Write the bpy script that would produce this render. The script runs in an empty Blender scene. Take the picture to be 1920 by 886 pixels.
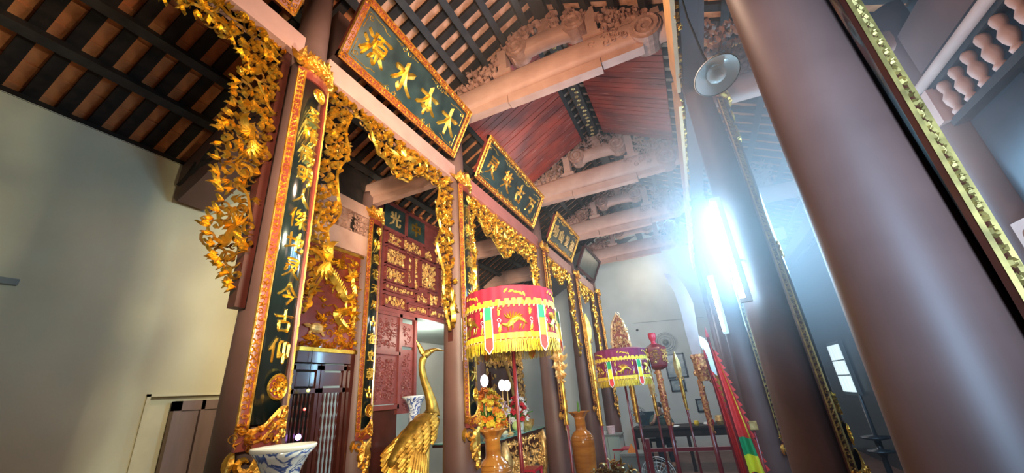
import bpy, math, random
from mathutils import Vector, Matrix
sc = bpy.context.scene
COL = sc.collection
PI = math.pi
# ------------------------------------------------------------------ camera
cam_data = bpy.data.cameras.new('camera'); cam = bpy.data.objects.new('camera', cam_data); COL.objects.link(cam)
R = ((0.90400467, 0.42026975, -0.07841491), (-0.22630253, 0.31478963, -0.92178883), (-0.36271577, 0.8510469, 0.3796794))
cam.matrix_world = Matrix(((R[0][0], -R[1][0], -R[2][0], 0), (R[0][1], -R[1][1], -R[2][1], 0), (R[0][2], -R[1][2], -R[2][2], 1.6), (0, 0, 0, 1)))
cam_data.sensor_width = 36; cam_data.lens = 722.924 / 1920 * 36; cam_data.clip_start = 0.02
sc.camera = cam
# ------------------------------------------------------------------ world, lights, exposure
sc.view_settings.view_transform = 'Standard'; sc.view_settings.look = 'None'; sc.view_settings.gamma = 1
sc.view_settings.use_curve_mapping = False
sc.view_settings.exposure = 0.3
w = bpy.data.worlds.new('world'); sc.world = w; w.use_nodes = True
w.node_tree.nodes['Background'].inputs[0].default_value = (0.75, 0.72, 0.70, 1)
w.node_tree.nodes['Background'].inputs[1].default_value = 0.05
sc.cycles.max_bounces = 6; sc.cycles.diffuse_bounces = 3; sc.cycles.glossy_bounces = 3; sc.cycles.volume_bounces = 0
sc.cycles.use_denoising = True
def area(name, loc, aim, size, energy, color, size_y=None, spread=PI):
    l = bpy.data.lights.new(name, 'AREA'); l.size = size; l.energy = energy; l.color = color
    if size_y: l.shape = 'RECTANGLE'; l.size_y = size_y
    l.spread = spread
    o = bpy.data.objects.new(name, l); COL.objects.link(o); o.location = loc
    o.rotation_euler = (Vector(aim) - Vector(loc)).to_track_quat('-Z', 'Y').to_euler(); return o
def point(name, loc, energy, color, r=0.12):
    l = bpy.data.lights.new(name, 'POINT'); l.energy = energy; l.color = color; l.shadow_soft_size = r
    o = bpy.data.objects.new(name, l); COL.objects.link(o); o.location = loc; return o
area('warm_front_fill', (0.5, -0.7, 2.3), (-2.0, 3.2, 3.0), 0.5, 60, (1.0, 0.84, 0.62), spread=math.radians(60))  # added warm fill for the gilded row, spread kept off the near column
area('side_wall_fill', (-0.25, 1.42, 2.7), (-4.0, 1.2, 2.2), 0.22, 32, (1.0, 0.97, 0.66))  # added one-sided light in the nave, throws the column's shadow on the wall
point('nave_roof_fill', (-0.6, 1.8, 4.1), 58, (1.0, 0.68, 0.48), 0.15)  # unseen warm fill added to brighten the roof tiles and first beam
area('near_column_cool_fill', (0.7, -2.0, 1.4), (0.55, 1.3, 2.2), 0.8, 14, (0.42, 0.68, 1.0), spread=math.radians(34))  # added cool fill that gives the huge near column its blue tint
point('standards_fill', (-1.0, 3.9, 2.7), 11, (1.0, 0.82, 0.68), 0.15)  # unseen fill added to light the standards from the front
point('far_bay_fill', (-0.7, 6.8, 3.0), 40, (1.0, 0.86, 0.78), 0.25)  # unseen point light brightening the far bay
point('gable_bulb_behind_last_beam', (-0.7, 10.6, 4.5), 20, (1.0, 0.84, 0.62), 0.10)
point('desk_fill', (-0.9, 8.9, 2.7), 60, (0.9, 0.95, 1.0), 0.25)  # unseen fill added to lift the desk area
point('shrine_fill', (-3.0, 4.5, 2.5), 18, (1.0, 0.88, 0.68), 0.15)  # unseen point light brightening the screen and shrine
point('cool_glow_fill_east', (0.90, 3.7, 2.70), 120, (0.33, 0.66, 1.0), 0.45)  # unseen light added to spread blue glow through the haze
point('cool_glow_fill_rack', (0.12, 3.8, 2.75), 52, (0.33, 0.66, 1.0), 0.40)  # second unseen blue light, added to widen the glow around the tubes
point('back_room_bulb', (-4.1, 5.6, 2.4), 22, (0.85, 1.0, 0.85), 0.1)
point('east_aisle_fill', (1.25, 2.3, 2.5), 7, (1.0, 0.66, 0.5), 0.2)  # unseen warm point light brightening the east aisle
# ------------------------------------------------------------------ materials
def mat(name, col, rough=0.5, metal=0.0, noise=0.0, nscale=8.0, col2=None, bump=0.0, bscale=40.0, emit=None, estr=0.0, coat=0.0, stretch=None, detail=4.0):
    m = bpy.data.materials.new(name); m.use_nodes = True; nt = m.node_tree; b = nt.nodes['Principled BSDF']
    b.inputs['Base Color'].default_value = (*col, 1); b.inputs['Roughness'].default_value = rough; b.inputs['Metallic'].default_value = metal
    b.inputs['Coat Weight'].default_value = coat; b.inputs['Coat Roughness'].default_value = 0.08
    if emit: b.inputs['Emission Color'].default_value = (*emit, 1); b.inputs['Emission Strength'].default_value = estr
    if noise or col2 or bump:
        tc = nt.nodes.new('ShaderNodeTexCoord'); mp = nt.nodes.new('ShaderNodeMapping'); nt.links.new(tc.outputs['Object'], mp.inputs[0])
        if stretch: mp.inputs['Scale'].default_value = stretch
    if noise or col2:
        n = nt.nodes.new('ShaderNodeTexNoise'); n.inputs['Scale'].default_value = nscale; n.inputs['Detail'].default_value = detail
        nt.links.new(mp.outputs[0], n.inputs['Vector'])
        r = nt.nodes.new('ShaderNodeValToRGB'); nt.links.new(n.outputs[0], r.inputs[0])
        c2 = col2 or tuple(c * (1 - noise) for c in col)
        r.color_ramp.elements[0].position = 0.35; r.color_ramp.elements[1].position = 0.65
        r.color_ramp.elements[0].color = (*c2, 1); r.color_ramp.elements[1].color = (*col, 1)
        nt.links.new(r.outputs[0], b.inputs['Base Color'])
    if bump:
        n2 = nt.nodes.new('ShaderNodeTexNoise'); n2.inputs['Scale'].default_value = bscale; n2.inputs['Detail'].default_value = 3
        nt.links.new(mp.outputs[0], n2.inputs['Vector'])
        bp = nt.nodes.new('ShaderNodeBump'); bp.inputs['Strength'].default_value = bump; bp.inputs['Distance'].default_value = 0.01
        nt.links.new(n2.outputs[0], bp.inputs['Height']); nt.links.new(bp.outputs[0], b.inputs['Normal'])
    return m
M = {}
M['column'] = mat('brown_column_paint', (0.155, 0.078, 0.064), 0.5, noise=0.25, nscale=3)
M['beam'] = mat('pale_pink_wood', (0.60, 0.34, 0.255), 0.6, col2=(0.50, 0.27, 0.20), nscale=5, bump=0.25, bscale=30)
M['carved'] = mat('carved_pink_wood', (0.52, 0.28, 0.20), 0.65, col2=(0.36, 0.18, 0.13), nscale=14, bump=0.5, bscale=60)
M['lintel'] = mat('lintel_paint', (0.52, 0.27, 0.22), 0.5, noise=0.15, nscale=6)
M['redlintel'] = mat('red_lintel_paint', (0.50, 0.16, 0.13), 0.5, noise=0.15, nscale=6)
M['gold'] = mat('gilding', (1.0, 0.70, 0.13), 0.30, 0.96, col2=(0.80, 0.44, 0.05), nscale=18, bump=0.3, bscale=120)
M['shadegold'] = mat('crevice_shade_gilding', (.42, .20, .035), .45, .6, noise=.5, nscale=25)  # darker gold puts crevice shade into the back layer of the valances
M['dimgold'] = mat('shade_dulled_gilding', (.50, .34, .10), .5, .6, noise=.55, nscale=20)  # dulled gold for the eastern boards, their dim light put into the colour
M['fangilt'] = mat('cream_gilding', (1.0, .76, .46), .4, .25, col2=(.75, .45, .2), nscale=14, bump=.3)
M['strip'] = mat('ochre_strip', (.75, .42, .18), .5, noise=.2)
M['gold2'] = mat('orange_gilding', (0.95, 0.57, 0.12), 0.36, 0.9, col2=(0.58, 0.27, 0.04), nscale=22, bump=0.3, bscale=120)
M['palegold'] = mat('pale_gilding', (1.0, 0.72, 0.30), 0.36, 0.6, col2=(0.62, 0.36, 0.12), nscale=20, bump=0.3, bscale=90)
M['redlac'] = mat('red_lacquer', (0.22, 0.035, 0.022), 0.3, noise=0.3, nscale=10, coat=0.3)
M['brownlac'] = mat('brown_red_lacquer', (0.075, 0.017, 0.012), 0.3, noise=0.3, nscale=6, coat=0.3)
M['blacklac'] = mat('black_lacquer', (0.012, 0.020, 0.019), 0.14, col2=(0.006, 0.010, 0.010), nscale=3, coat=0.8)
M['plaque'] = mat('green_black_plaque', (0.028, 0.052, 0.048), 0.42, col2=(0.008, 0.018, 0.018), nscale=5)
M['darkwood'] = mat('dark_roof_wood', (0.030, 0.018, 0.013), 0.8, col2=(0.010, 0.007, 0.006), nscale=10, bump=0.3)
M['greywood'] = mat('grey_black_purlin', (0.036, 0.029, 0.025), 0.6, noise=0.4, nscale=12)
M['tile'] = mat('orange_clay_tile', (0.80, 0.30, 0.11), 0.85, col2=(0.52, 0.17, 0.06), nscale=9, bump=0.3)
M['tile2'] = mat('pale_clay_tile', (0.80, 0.42, 0.27), 0.85, col2=(0.46, 0.20, 0.10), nscale=9, bump=0.3)
M['redboard'] = mat('worn_red_board', (0.30, 0.045, 0.028), 0.40, col2=(0.17, 0.035, 0.028), nscale=5, stretch=(1, 8, 1), bump=0.4, bscale=12, detail=8)
def redboards():
    m = mat('worn_red_board', (0.3, 0.04, 0.03), 0.42); nt = m.node_tree; b = nt.nodes['Principled BSDF']; tc = nt.nodes.new('ShaderNodeTexCoord')
    def nz(scale, st, det):
        mp = nt.nodes.new('ShaderNodeMapping'); mp.inputs['Scale'].default_value = st; nt.links.new(tc.outputs['Object'], mp.inputs[0]); n = nt.nodes.new('ShaderNodeTexNoise'); n.inputs['Scale'].default_value = scale; n.inputs['Detail'].default_value = det; nt.links.new(mp.outputs[0], n.inputs['Vector']); return n
    def rp(n, a, b_, c1, c2):
        r = nt.nodes.new('ShaderNodeValToRGB'); r.color_ramp.elements[0].position = a; r.color_ramp.elements[1].position = b_; r.color_ramp.elements[0].color = c1; r.color_ramp.elements[1].color = c2; nt.links.new(n.outputs[0], r.inputs[0]); return r
    base = rp(nz(1.6, (1, 2.5, 1), 5), .35, .65, (.17, .022, .02, 1), (.46, .055, .03, 1)); scr = rp(nz(3.5, (1, 13, 1), 9), .62, .68, (0, 0, 0, 1), (1, 1, 1, 1))
    mx = nt.nodes.new('ShaderNodeMix'); mx.data_type = 'RGBA'; nt.links.new(scr.outputs[0], mx.inputs[0]); nt.links.new(base.outputs[0], mx.inputs[6]); mx.inputs[7].default_value = (.50, .17, .13, 1); nt.links.new(mx.outputs[2], b.inputs['Base Color'])
    bp = nt.nodes.new('ShaderNodeBump'); bp.inputs['Strength'].default_value = .6; bp.inputs['Distance'].default_value = .01; nt.links.new(scr.outputs[0], bp.inputs['Height']); nt.links.new(bp.outputs[0], b.inputs['Normal']); return m
M['redboard'] = redboards()
M['wall'] = mat('cream_limewash', (0.82, 0.75, 0.52), 0.9, col2=(0.74, 0.66, 0.44), nscale=1.5, bump=0.08)
M['wallw'] = mat('grey_white_limewash', (0.62, 0.65, 0.62), 0.9, col2=(0.55, 0.58, 0.55), nscale=2)
M['floor'] = mat('brick_red_floor', (0.22, 0.11, 0.08), 0.5, noise=0.3)
M['doorpaint'] = mat('brown_grey_door_paint', (0.30, 0.19, 0.16), 0.5, noise=0.2, nscale=10, stretch=(1, 1, .2))
M['reveal'] = mat('pale_yellow_reveal', (0.85, 0.76, 0.52), 0.8, noise=0.08)
M['screenred'] = mat('screen_red_paint', (0.21, 0.045, 0.038), 0.45, noise=0.25, nscale=12)
M['orangevase'] = mat('amber_wood_glaze', (0.62, 0.24, 0.035), 0.16, col2=(0.42, 0.14, 0.02), nscale=4, stretch=(1, 1, 4), coat=0.8)
M['white'] = mat('white_enamel', (0.82, 0.83, 0.78), 0.3, coat=0.4)
M['whitecloth'] = mat('white_cloth', (0.75, 0.78, 0.74), 0.8)
M['crimson'] = mat('crimson_velvet', (0.30, 0.006, 0.030), 0.75, noise=0.25, nscale=20)
M['purple'] = mat('maroon_cloth', (0.22, 0.012, 0.07), 0.7, noise=0.25, nscale=20)
M['yellow'] = mat('yellow_fringe', (0.86, 0.60, 0.03), 0.55, noise=0.25, nscale=60)
M['lemon'] = mat('lemon_silk', (0.90, 0.85, 0.04), 0.55)
M['green'] = mat('green_silk', (0.02, 0.36, 0.13), 0.6)
M['redsilk'] = mat('red_silk', (0.88, 0.06, 0.05), 0.6, noise=0.2, nscale=15)
M['whitesilk'] = mat('white_silk', (0.8, 0.8, 0.78), 0.6)
M['bluesilk'] = mat('blue_silk', (0.12, 0.14, 0.60), 0.6)
M['poles'] = mat('dark_red_pole', (0.20, 0.02, 0.025), 0.3, noise=0.2, coat=0.4)
M['redgold'] = mat('red_and_gold_carving', (0.85, 0.40, 0.12), 0.4, 0.45, col2=(0.32, 0.03, 0.03), nscale=38, bump=0.7, bscale=70)
M['steel'] = mat('pale_painted_blade', (0.42, 0.29, 0.26), 0.5, 0.0, noise=0.15)
M['leafgreen'] = mat('leaf_green', (0.10, 0.30, 0.03), 0.5, noise=0.4, nscale=30)
M['orange'] = mat('orange_petal', (0.95, 0.28, 0.02), 0.55, noise=0.25, nscale=40)
M['yellowp'] = mat('yellow_petal', (0.95, 0.68, 0.05), 0.55, noise=0.2, nscale=40)
M['redp'] = mat('red_petal', (0.75, 0.03, 0.05), 0.55, noise=0.3, nscale=40)
M['pinkp'] = mat('pale_pink_petal', (0.85, 0.62, 0.66), 0.55, noise=0.2, nscale=40)
M['skin'] = mat('skin', (0.48, 0.26, 0.17), 0.55)
M['hair'] = mat('black_hair', (0.012, 0.010, 0.010), 0.45)
M['shirt'] = mat('dark_green_shirt', (0.05, 0.09, 0.075), 0.8, noise=0.2)
M['trousers'] = mat('dark_trousers', (0.02, 0.03, 0.04), 0.8)
M['plasticred'] = mat('red_plastic', (0.55, 0.03, 0.05), 0.3)
M['grey'] = mat('grey_plastic', (0.24, 0.27, 0.25), 0.4)
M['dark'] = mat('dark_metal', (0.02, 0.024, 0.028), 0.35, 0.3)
M['teal'] = mat('teal_glass', (0.20, 0.50, 0.42), 0.1, coat=0.5)
M['darkpanel'] = mat('dark_glossy_panel', (0.025, 0.028, 0.034), 0.28, noise=0.4, nscale=4)
M['picture'] = mat('faded_picture', (0.42, 0.47, 0.46), 0.25, col2=(0.2, 0.26, 0.27), nscale=7)
M['tube'] = mat('lit_tube', (1, 1, 1), 0.4, emit=(0.34, 0.70, 1.0), estr=230)
M['lit'] = mat('lit_bulb', (1, 1, 1), 0.4, emit=(0.85, 1.0, 0.85), estr=9)
M['egg'] = mat('lit_white_globe', (1, 1, 1), 0.4, emit=(1.0, 0.88, 0.95), estr=1.3)
M['ledpurple'] = mat('purple_led', (1, 1, 1), 0.4, emit=(0.55, 0.30, 1.0), estr=9)
M['ledred'] = mat('red_led', (1, 1, 1), 0.4, emit=(1.0, 0.03, 0.02), estr=4)
M['ledgreen'] = mat('yellow_green_led', (1, 1, 1), 0.4, emit=(0.8, 0.9, 0.15), estr=1.4)
M['windowlit'] = mat('daylit_pane', (0.8, 0.85, 0.85), 0.4, emit=(0.62, 0.80, 0.86), estr=0.9)
M['bars'] = mat('grey_window_bar', (0.20, 0.25, 0.28), 0.4)
def porcelain():
    m = mat('blue_and_white_porcelain', (0.75, 0.78, 0.78), 0.12, coat=0.6); nt = m.node_tree; b = nt.nodes['Principled BSDF']
    tc = nt.nodes.new('ShaderNodeTexCoord'); n = nt.nodes.new('ShaderNodeTexNoise'); n.inputs['Scale'].default_value = 9; n.inputs['Detail'].default_value = 3; n.inputs['Distortion'].default_value = 2.2
    nt.links.new(tc.outputs['Object'], n.inputs['Vector']); r = nt.nodes.new('ShaderNodeValToRGB'); nt.links.new(n.outputs[0], r.inputs[0])
    e = r.color_ramp.elements; e[0].position = 0.0; e[0].color = (0.70, 0.74, 0.76, 1); e[1].position = 1.0; e[1].color = (0.72, 0.76, 0.78, 1)
    for p, c in ((0.40, (0.70, 0.74, 0.76, 1)), (0.44, (0.03, 0.06, 0.26, 1)), (0.49, (0.10, 0.17, 0.42, 1)), (0.52, (0.72, 0.76, 0.78, 1)), (0.62, (0.72, 0.76, 0.78, 1)), (0.66, (0.02, 0.05, 0.22, 1)), (0.70, (0.6, 0.66, 0.72, 1))):
        x = e.new(p); x.color = c
    nt.links.new(r.outputs[0], b.inputs['Base Color']); return m
M['porcelain'] = porcelain()
# ------------------------------------------------------------------ helpers
WL = {}
class MB:
    def __init__(s): s.v = []; s.f = []
    def add(s, vs, fs):
        k = len(s.v); s.v += [tuple(p) for p in vs]; s.f += [tuple(i + k for i in f) for f in fs]
    def box(s, x0, x1, y0, y1, z0, z1):
        s.add([(x, y, z) for x in (x0, x1) for y in (y0, y1) for z in (z0, z1)], [(0, 1, 3, 2), (4, 6, 7, 5), (0, 4, 5, 1), (2, 3, 7, 6), (0, 2, 6, 4), (1, 5, 7, 3)])
    def obox(s, c, a, b, d):
        c, a, b, d = map(Vector, (c, a, b, d))
        s.add([c + i * a + j * b + k * d for i in (-1, 1) for j in (-1, 1) for k in (-1, 1)], [(0, 1, 3, 2), (4, 6, 7, 5), (0, 4, 5, 1), (2, 3, 7, 6), (0, 2, 6, 4), (1, 5, 7, 3)])
    def tube(s, pts, rad, n=8, cap=True):
        pts = [Vector(p) for p in pts]; rad = rad if isinstance(rad, (list, tuple)) else [rad] * len(pts); vs = []; fs = []
        for i, p in enumerate(pts):
            t = (pts[min(i + 1, len(pts) - 1)] - pts[max(i - 1, 0)]).normalized()
            a = t.cross(Vector((0, 0, 1)) if abs(t.z) < .9 else Vector((1, 0, 0))).normalized(); b = t.cross(a)
            vs += [p + rad[i] * (math.cos(2 * PI * k / n) * a + math.sin(2 * PI * k / n) * b) for k in range(n)]
        for i in range(len(pts) - 1):
            for k in range(n): fs.append((i * n + k, i * n + (k + 1) % n, (i + 1) * n + (k + 1) % n, (i + 1) * n + k))
        if cap: fs.append(tuple(range(n))[::-1]); fs.append(tuple((len(pts) - 1) * n + k for k in range(n)))
        s.add(vs, fs)
    def lathe(s, prof, c=(0, 0), n=32, wob=None, cap=True):
        vs = []; fs = []
        for r, z in prof:
            for k in range(n):
                a = 2 * PI * k / n; rr = r if wob is None else r * wob(a, z)
                vs.append((c[0] + rr * math.cos(a), c[1] + rr * math.sin(a), z))
        m = len(prof)
        for i in range(m - 1):
            for k in range(n): fs.append((i * n + k, i * n + (k + 1) % n, (i + 1) * n + (k + 1) % n, (i + 1) * n + k))
        if cap: fs.append(tuple(range(n))[::-1]); fs.append(tuple((m - 1) * n + k for k in range(n)))
        s.add(vs, fs)
    def ball(s, c, rx, ry=None, rz=None, n=10, m=7):
        ry = ry or rx; rz = rz or rx; vs = []; fs = []
        for i in range(m + 1):
            p = PI * i / m
            for k in range(n):
                a = 2 * PI * k / n; vs.append((c[0] + rx * math.sin(p) * math.cos(a), c[1] + ry * math.sin(p) * math.sin(a), c[2] + rz * math.cos(p)))
        for i in range(m):
            for k in range(n): fs.append((i * n + k, i * n + (k + 1) % n, (i + 1) * n + (k + 1) % n, (i + 1) * n + k))
        s.add(vs, fs)
    def build(s, name, m, parent=None, smooth=False, kind=None, label=None, origin=None):
        o0 = Vector(origin) if origin else (WL.get(parent.name, Vector()) if parent else Vector())
        me = bpy.data.meshes.new(name); me.from_pydata([tuple(Vector(v) - o0) for v in s.v], [], s.f); me.update()
        me.materials.append(m)
        if smooth: me.polygons.foreach_set('use_smooth', [True] * len(me.polygons))
        o = bpy.data.objects.new(name, me); COL.objects.link(o)
        if parent: o.parent = parent; o.location = o0 - WL.get(parent.name, Vector())
        else: o.location = o0
        WL[o.name] = o0
        if kind: o['kind'] = kind
        if label: o['label'] = label
        return o
def tag(o, label, cat, group=None):
    o['label'] = label; o['category'] = cat
    if group: o['group'] = group
    return o
def thing(name, label, cat, loc=(0, 0, 0), group=None):
    o = bpy.data.objects.new(name, None); COL.objects.link(o); o.location = loc; WL[o.name] = Vector(loc); o.empty_display_size = .1
    return tag(o, label, cat, group)
def struct_root(name, loc=(0, 0, 0)):
    o = bpy.data.objects.new(name, None); COL.objects.link(o); o.location = loc; WL[o.name] = Vector(loc); o['kind'] = 'structure'; return o
def bx(name, m, parent, *b, **k):
    q = MB(); q.box(*b); return q.build(name, m, parent, **k)
def inst(src, parent, loc, rot=None):
    o = src.copy(); COL.objects.link(o); o.parent = parent; o.location = Vector(loc) - (WL.get(parent.name, Vector()) if parent else Vector())
    if rot: o.rotation_euler = rot
    return o
def smoothp(p, n=4):
    out = []
    for i in range(len(p) - 1):
        a, b, c, d = p[max(i - 1, 0)], p[i], p[i + 1], p[min(i + 2, len(p) - 1)]
        for k in range(n):
            t = k / n
            out.append(tuple(.5 * (2 * b[j] + (c[j] - a[j]) * t + (2 * a[j] - 5 * b[j] + 4 * c[j] - d[j]) * t * t + (3 * b[j] - a[j] - 3 * c[j] + d[j]) * t ** 3) for j in range(len(b))))
    out.append(tuple(p[-1])); return out
# ribbons and scrollwork live in (u, v, h) and are carried to the world by a warp
def ribbon(mb, pts, ws, h, warp, h0=0.0, back=True):
    n = len(pts); vs = []; fs = []
    for i, (u, v) in enumerate(pts):
        a = pts[min(i + 1, n - 1)]; b = pts[max(i - 1, 0)]; tx, ty = a[0] - b[0], a[1] - b[1]; L = math.hypot(tx, ty) or 1
        nx, ny = -ty / L, tx / L; wd = ws[i]
        vs += [warp(u + nx * wd, v + ny * wd, h0), warp(u, v, h0 + h), warp(u - nx * wd, v - ny * wd, h0)]
        if back: vs.append(warp(u, v, h0 - h * .6))
    s = 4 if back else 3
    for i in range(n - 1):
        q = i * s
        for k in range(s if back else 2): fs.append((q + k, q + (k + 1) % s, q + s + (k + 1) % s, q + s + k))
    mb.add(vs, fs)
def curl(mb, u, v, r, ang, sg, warp, h, h0=0, back=True, turns=1.15, n=13, wd=.155):
    pts = []; ws = []
    for i in range(n):
        t = i / (n - 1); rr = r * (1 - .80 * t); a = ang + sg * t * turns * 2 * PI
        pts.append((u + rr * math.cos(a), v + rr * math.sin(a))); ws.append(r * wd * (.35 + .65 * math.sin(PI * min(1, t * .9 + .12))))
    ribbon(mb, pts, ws, h, warp, h0, back)
def leaf(mb, u, v, L, ang, warp, h, h0=0, back=True, bend=.5, wd=.22, n=6):
    pts = []; ws = []; x, y = u, v; a = ang
    for i in range(n):
        t = i / (n - 1); pts.append((x, y)); ws.append(L * wd * max(.06, math.sin(PI * (t * .82 + .14)))); x += L / (n - 1) * math.cos(a); y += L / (n - 1) * math.sin(a); a += bend / (n - 1)
    ribbon(mb, pts, ws, h, warp, h0, back)
def flower(mb, u, v, r, warp, h, h0=0, back=True, k=6, a0=0):
    for i in range(k): leaf(mb, u, v, r, a0 + 2 * PI * i / k, warp, h, h0, back, bend=.2, wd=.30, n=4)
    vs = [warp(u, v, h0 + h * 1.7)] + [warp(u + r * .3 * math.cos(j * PI / 3), v + r * .3 * math.sin(j * PI / 3), h0 + h * .8) for j in range(6)]
    mb.add(vs, [(0, 1 + j, 1 + (j + 1) % 6) for j in range(6)])
def inside(p, poly):
    c = False; j = len(poly) - 1
    for i in range(len(poly)):
        a, b = poly[i], poly[j]
        if (a[1] > p[1]) != (b[1] > p[1]) and p[0] < (b[0] - a[0]) * (p[1] - a[1]) / (b[1] - a[1]) + a[0]: c = not c
        j = i
    return c
def scatter(mb, poly, step, size, warp, h, rng, mix=(.42, .85), h0=0.0, back=True, flowers=None):
    us = [p[0] for p in poly]; vs = [p[1] for p in poly]; u = min(us); row = 0
    while u < max(us):
        v = min(vs) + (row % 2) * step / 2
        while v < max(vs):
            p = (u + rng.uniform(-.3, .3) * step, v + rng.uniform(-.3, .3) * step)
            if inside(p, poly):
                k = rng.random(); s = size * rng.uniform(.7, 1.25); hh = h0 + rng.uniform(-.3, 1) * h
                if k < mix[0]: curl(mb, p[0], p[1], s * .62, rng.uniform(0, 6.28), rng.choice((-1, 1)), warp, h, hh, back)
                elif k < mix[1]:
                    a = rng.uniform(0, 6.28)
                    for da in (-.75, 0, .75): leaf(mb, p[0], p[1], s * (1.0 if da == 0 else .75), a + da, warp, h, hh, back, bend=rng.uniform(-1.3, 1.3), wd=.13)
                else: flower(flowers or mb, p[0], p[1], s * .58, warp, h * 1.1, hh + h * .4, back, a0=rng.random() * 6)
            v += step
        u += step * .87; row += 1
# brushed characters
G = {
'源': [[(12,82),(26,73)],[(6,60),(18,52)],[(6,18),(14,26),(26,44)],[(34,86),(92,88)],[(38,86),(36,50),(18,8)],[(62,82),(54,70)],[(46,68),(47,40)],[(46,68),(82,69),(78,40)],[(48,54),(80,54)],[(46,41),(80,41)],[(63,40),(63,6),(52,14)],[(50,30),(38,14)],[(76,30),(90,14)]],
'水': [[(50,94),(50,8),(36,18)],[(12,64),(40,66),(30,42),(10,22)],[(84,78),(56,56)],[(54,58),(68,30),(96,10)]],
'本': [[(10,66),(90,70)],[(50,96),(50,4)],[(48,66),(32,40),(6,22)],[(52,66),(68,40),(96,22)],[(34,25),(66,27)]],
'木': [[(10,64),(90,68)],[(50,96),(50,4)],[(48,64),(32,38),(6,16)],[(52,64),(68,38),(96,16)]],
'灵': [[(22,88),(78,90),(74,60)],[(26,74),(74,75)],[(18,60),(78,61)],[(24,48),(16,32)],[(78,50),(66,36)],[(50,56),(44,30),(10,4)],[(52,38),(66,18),(94,4)]],
'英': [[(10,82),(90,83)],[(34,96),(35,70)],[(66,96),(64,70)],[(26,64),(27,44)],[(26,64),(74,65),(72,44)],[(6,42),(94,43)],[(50,74),(46,40),(10,4)],[(52,42),(68,20),(94,4)]],
'古': [[(8,70),(92,73)],[(50,96),(50,46)],[(26,46),(29,8)],[(26,46),(74,47),(70,8)],[(28,11),(72,12)]],
'万': [[(8,82),(92,84)],[(44,82),(38,50),(10,6)],[(40,58),(80,59),(72,10),(58,18)]],
'圣': [[(22,88),(76,90),(58,66),(16,48)],[(30,76),(54,60),(90,48)],[(24,32),(76,33)],[(50,48),(50,10)],[(6,8),(94,10)]],
'精': [[(8,84),(15,70)],[(37,86),(28,70)],[(4,60),(42,62)],[(22,94),(22,6)],[(20,58),(4,28)],[(25,56),(40,36)],[(48,84),(92,84)],[(52,70),(88,70)],[(46,57),(96,57)],[(70,96),(70,57)],[(54,46),(52,4)],[(54,45),(87,45),(87,6),(78,10)],[(56,32),(84,32)],[(56,20),(84,20)]],
'高': [[(50,98),(52,86)],[(8,82),(92,83)],[(34,73),(34,56)],[(34,73),(67,73),(66,56)],[(36,57),(66,57)],[(14,46),(14,2)],[(14,46),(87,46),(87,6),(76,12)],[(36,34),(36,15)],[(36,34),(65,34),(64,15)],[(36,17),(64,17)]],
'明': [[(12,82),(12,26)],[(12,82),(41,82),(40,26)],[(14,55),(38,55)],[(12,28),(40,28)],[(57,90),(55,40),(40,4)],[(57,90),(89,90),(89,6),(76,14)],[(58,66),(87,66)],[(56,43),(87,43)]],
'人': [[(56,92),(46,46),(6,6)],[(48,58),(66,28),(96,6)]],
'傑': [[(24,94),(4,54)],[(17,70),(17,4)],[(45,92),(34,66)],[(40,80),(60,80),(42,52)],[(62,84),(92,84)],[(60,66),(96,66)],[(77,94),(77,52)],[(30,41),(98,41)],[(62,50),(62,2)],[(60,38),(34,10)],[(64,38),(94,10)]],
'地': [[(6,64),(38,66)],[(22,90),(22,26)],[(2,18),(40,32)],[(42,60),(90,72),(86,38),(76,44)],[(67,96),(67,30)],[(53,78),(53,16),(64,8),(92,8),(95,26)]],
'今': [[(50,96),(34,66),(4,42)],[(52,94),(70,66),(98,46)],[(45,62),(54,50)],[(26,36),(76,38),(50,2)]],
'仰': [[(28,94),(4,50)],[(19,68),(19,4)],[(52,86),(43,74),(43,22),(60,36)],[(68,80),(68,2)],[(68,80),(94,80),(91,26),(80,34)]],
}
def glyph(mb, ch, u, v, s, warp, h, su=1.0, sv=1.0, wt=.062, flip=1):
    if ch in G:
        for st in G[ch]:
            p = smoothp(st, 4) if len(st) > 1 else st; n = len(p); L = sum(math.dist(p[i], p[i + 1]) for i in range(n - 1))
            ws = []
            for i in range(n):
                t = i / (n - 1); k = 1.0 - .42 * math.sin(PI * t) * (1 if L > 40 else .3)
                if len(st) > 2 or st[-1][1] < st[0][1] - 15: k *= 1.15 - .55 * t ** 3
                if i == 0: k *= .75
                ws.append(s * wt * k)
            ext = []
            for x, y in p: ext.append((u + flip * (x / 100 - .5) * s * su, v + (y / 100 - .5) * s * sv))
            d0 = (ext[1][0] - ext[0][0], ext[1][1] - ext[0][1]); d1 = (ext[-1][0] - ext[-2][0], ext[-1][1] - ext[-2][1])
            l0 = math.hypot(*d0) or 1; l1 = math.hypot(*d1) or 1
            ext = [(ext[0][0] - d0[0] / l0 * ws[0] * .8, ext[0][1] - d0[1] / l0 * ws[0] * .8)] + ext + [(ext[-1][0] + d1[0] / l1 * ws[-1], ext[-1][1] + d1[1] / l1 * ws[-1])]
            ws = [ws[0] * .15] + ws + [ws[-1] * .1]
            ribbon(mb, ext, ws, h, warp, 0.0, False)
            # lift the sides a little so the stroke stands proud
    else:
        fm = font_mesh(ch)
        vs = [warp(u + flip * x * s * su, v + y * s * sv, h * (1 if z > 0 else -.2)) for x, y, z in fm[0]]; mb.add(vs, fm[1])
FM = {}
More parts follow.
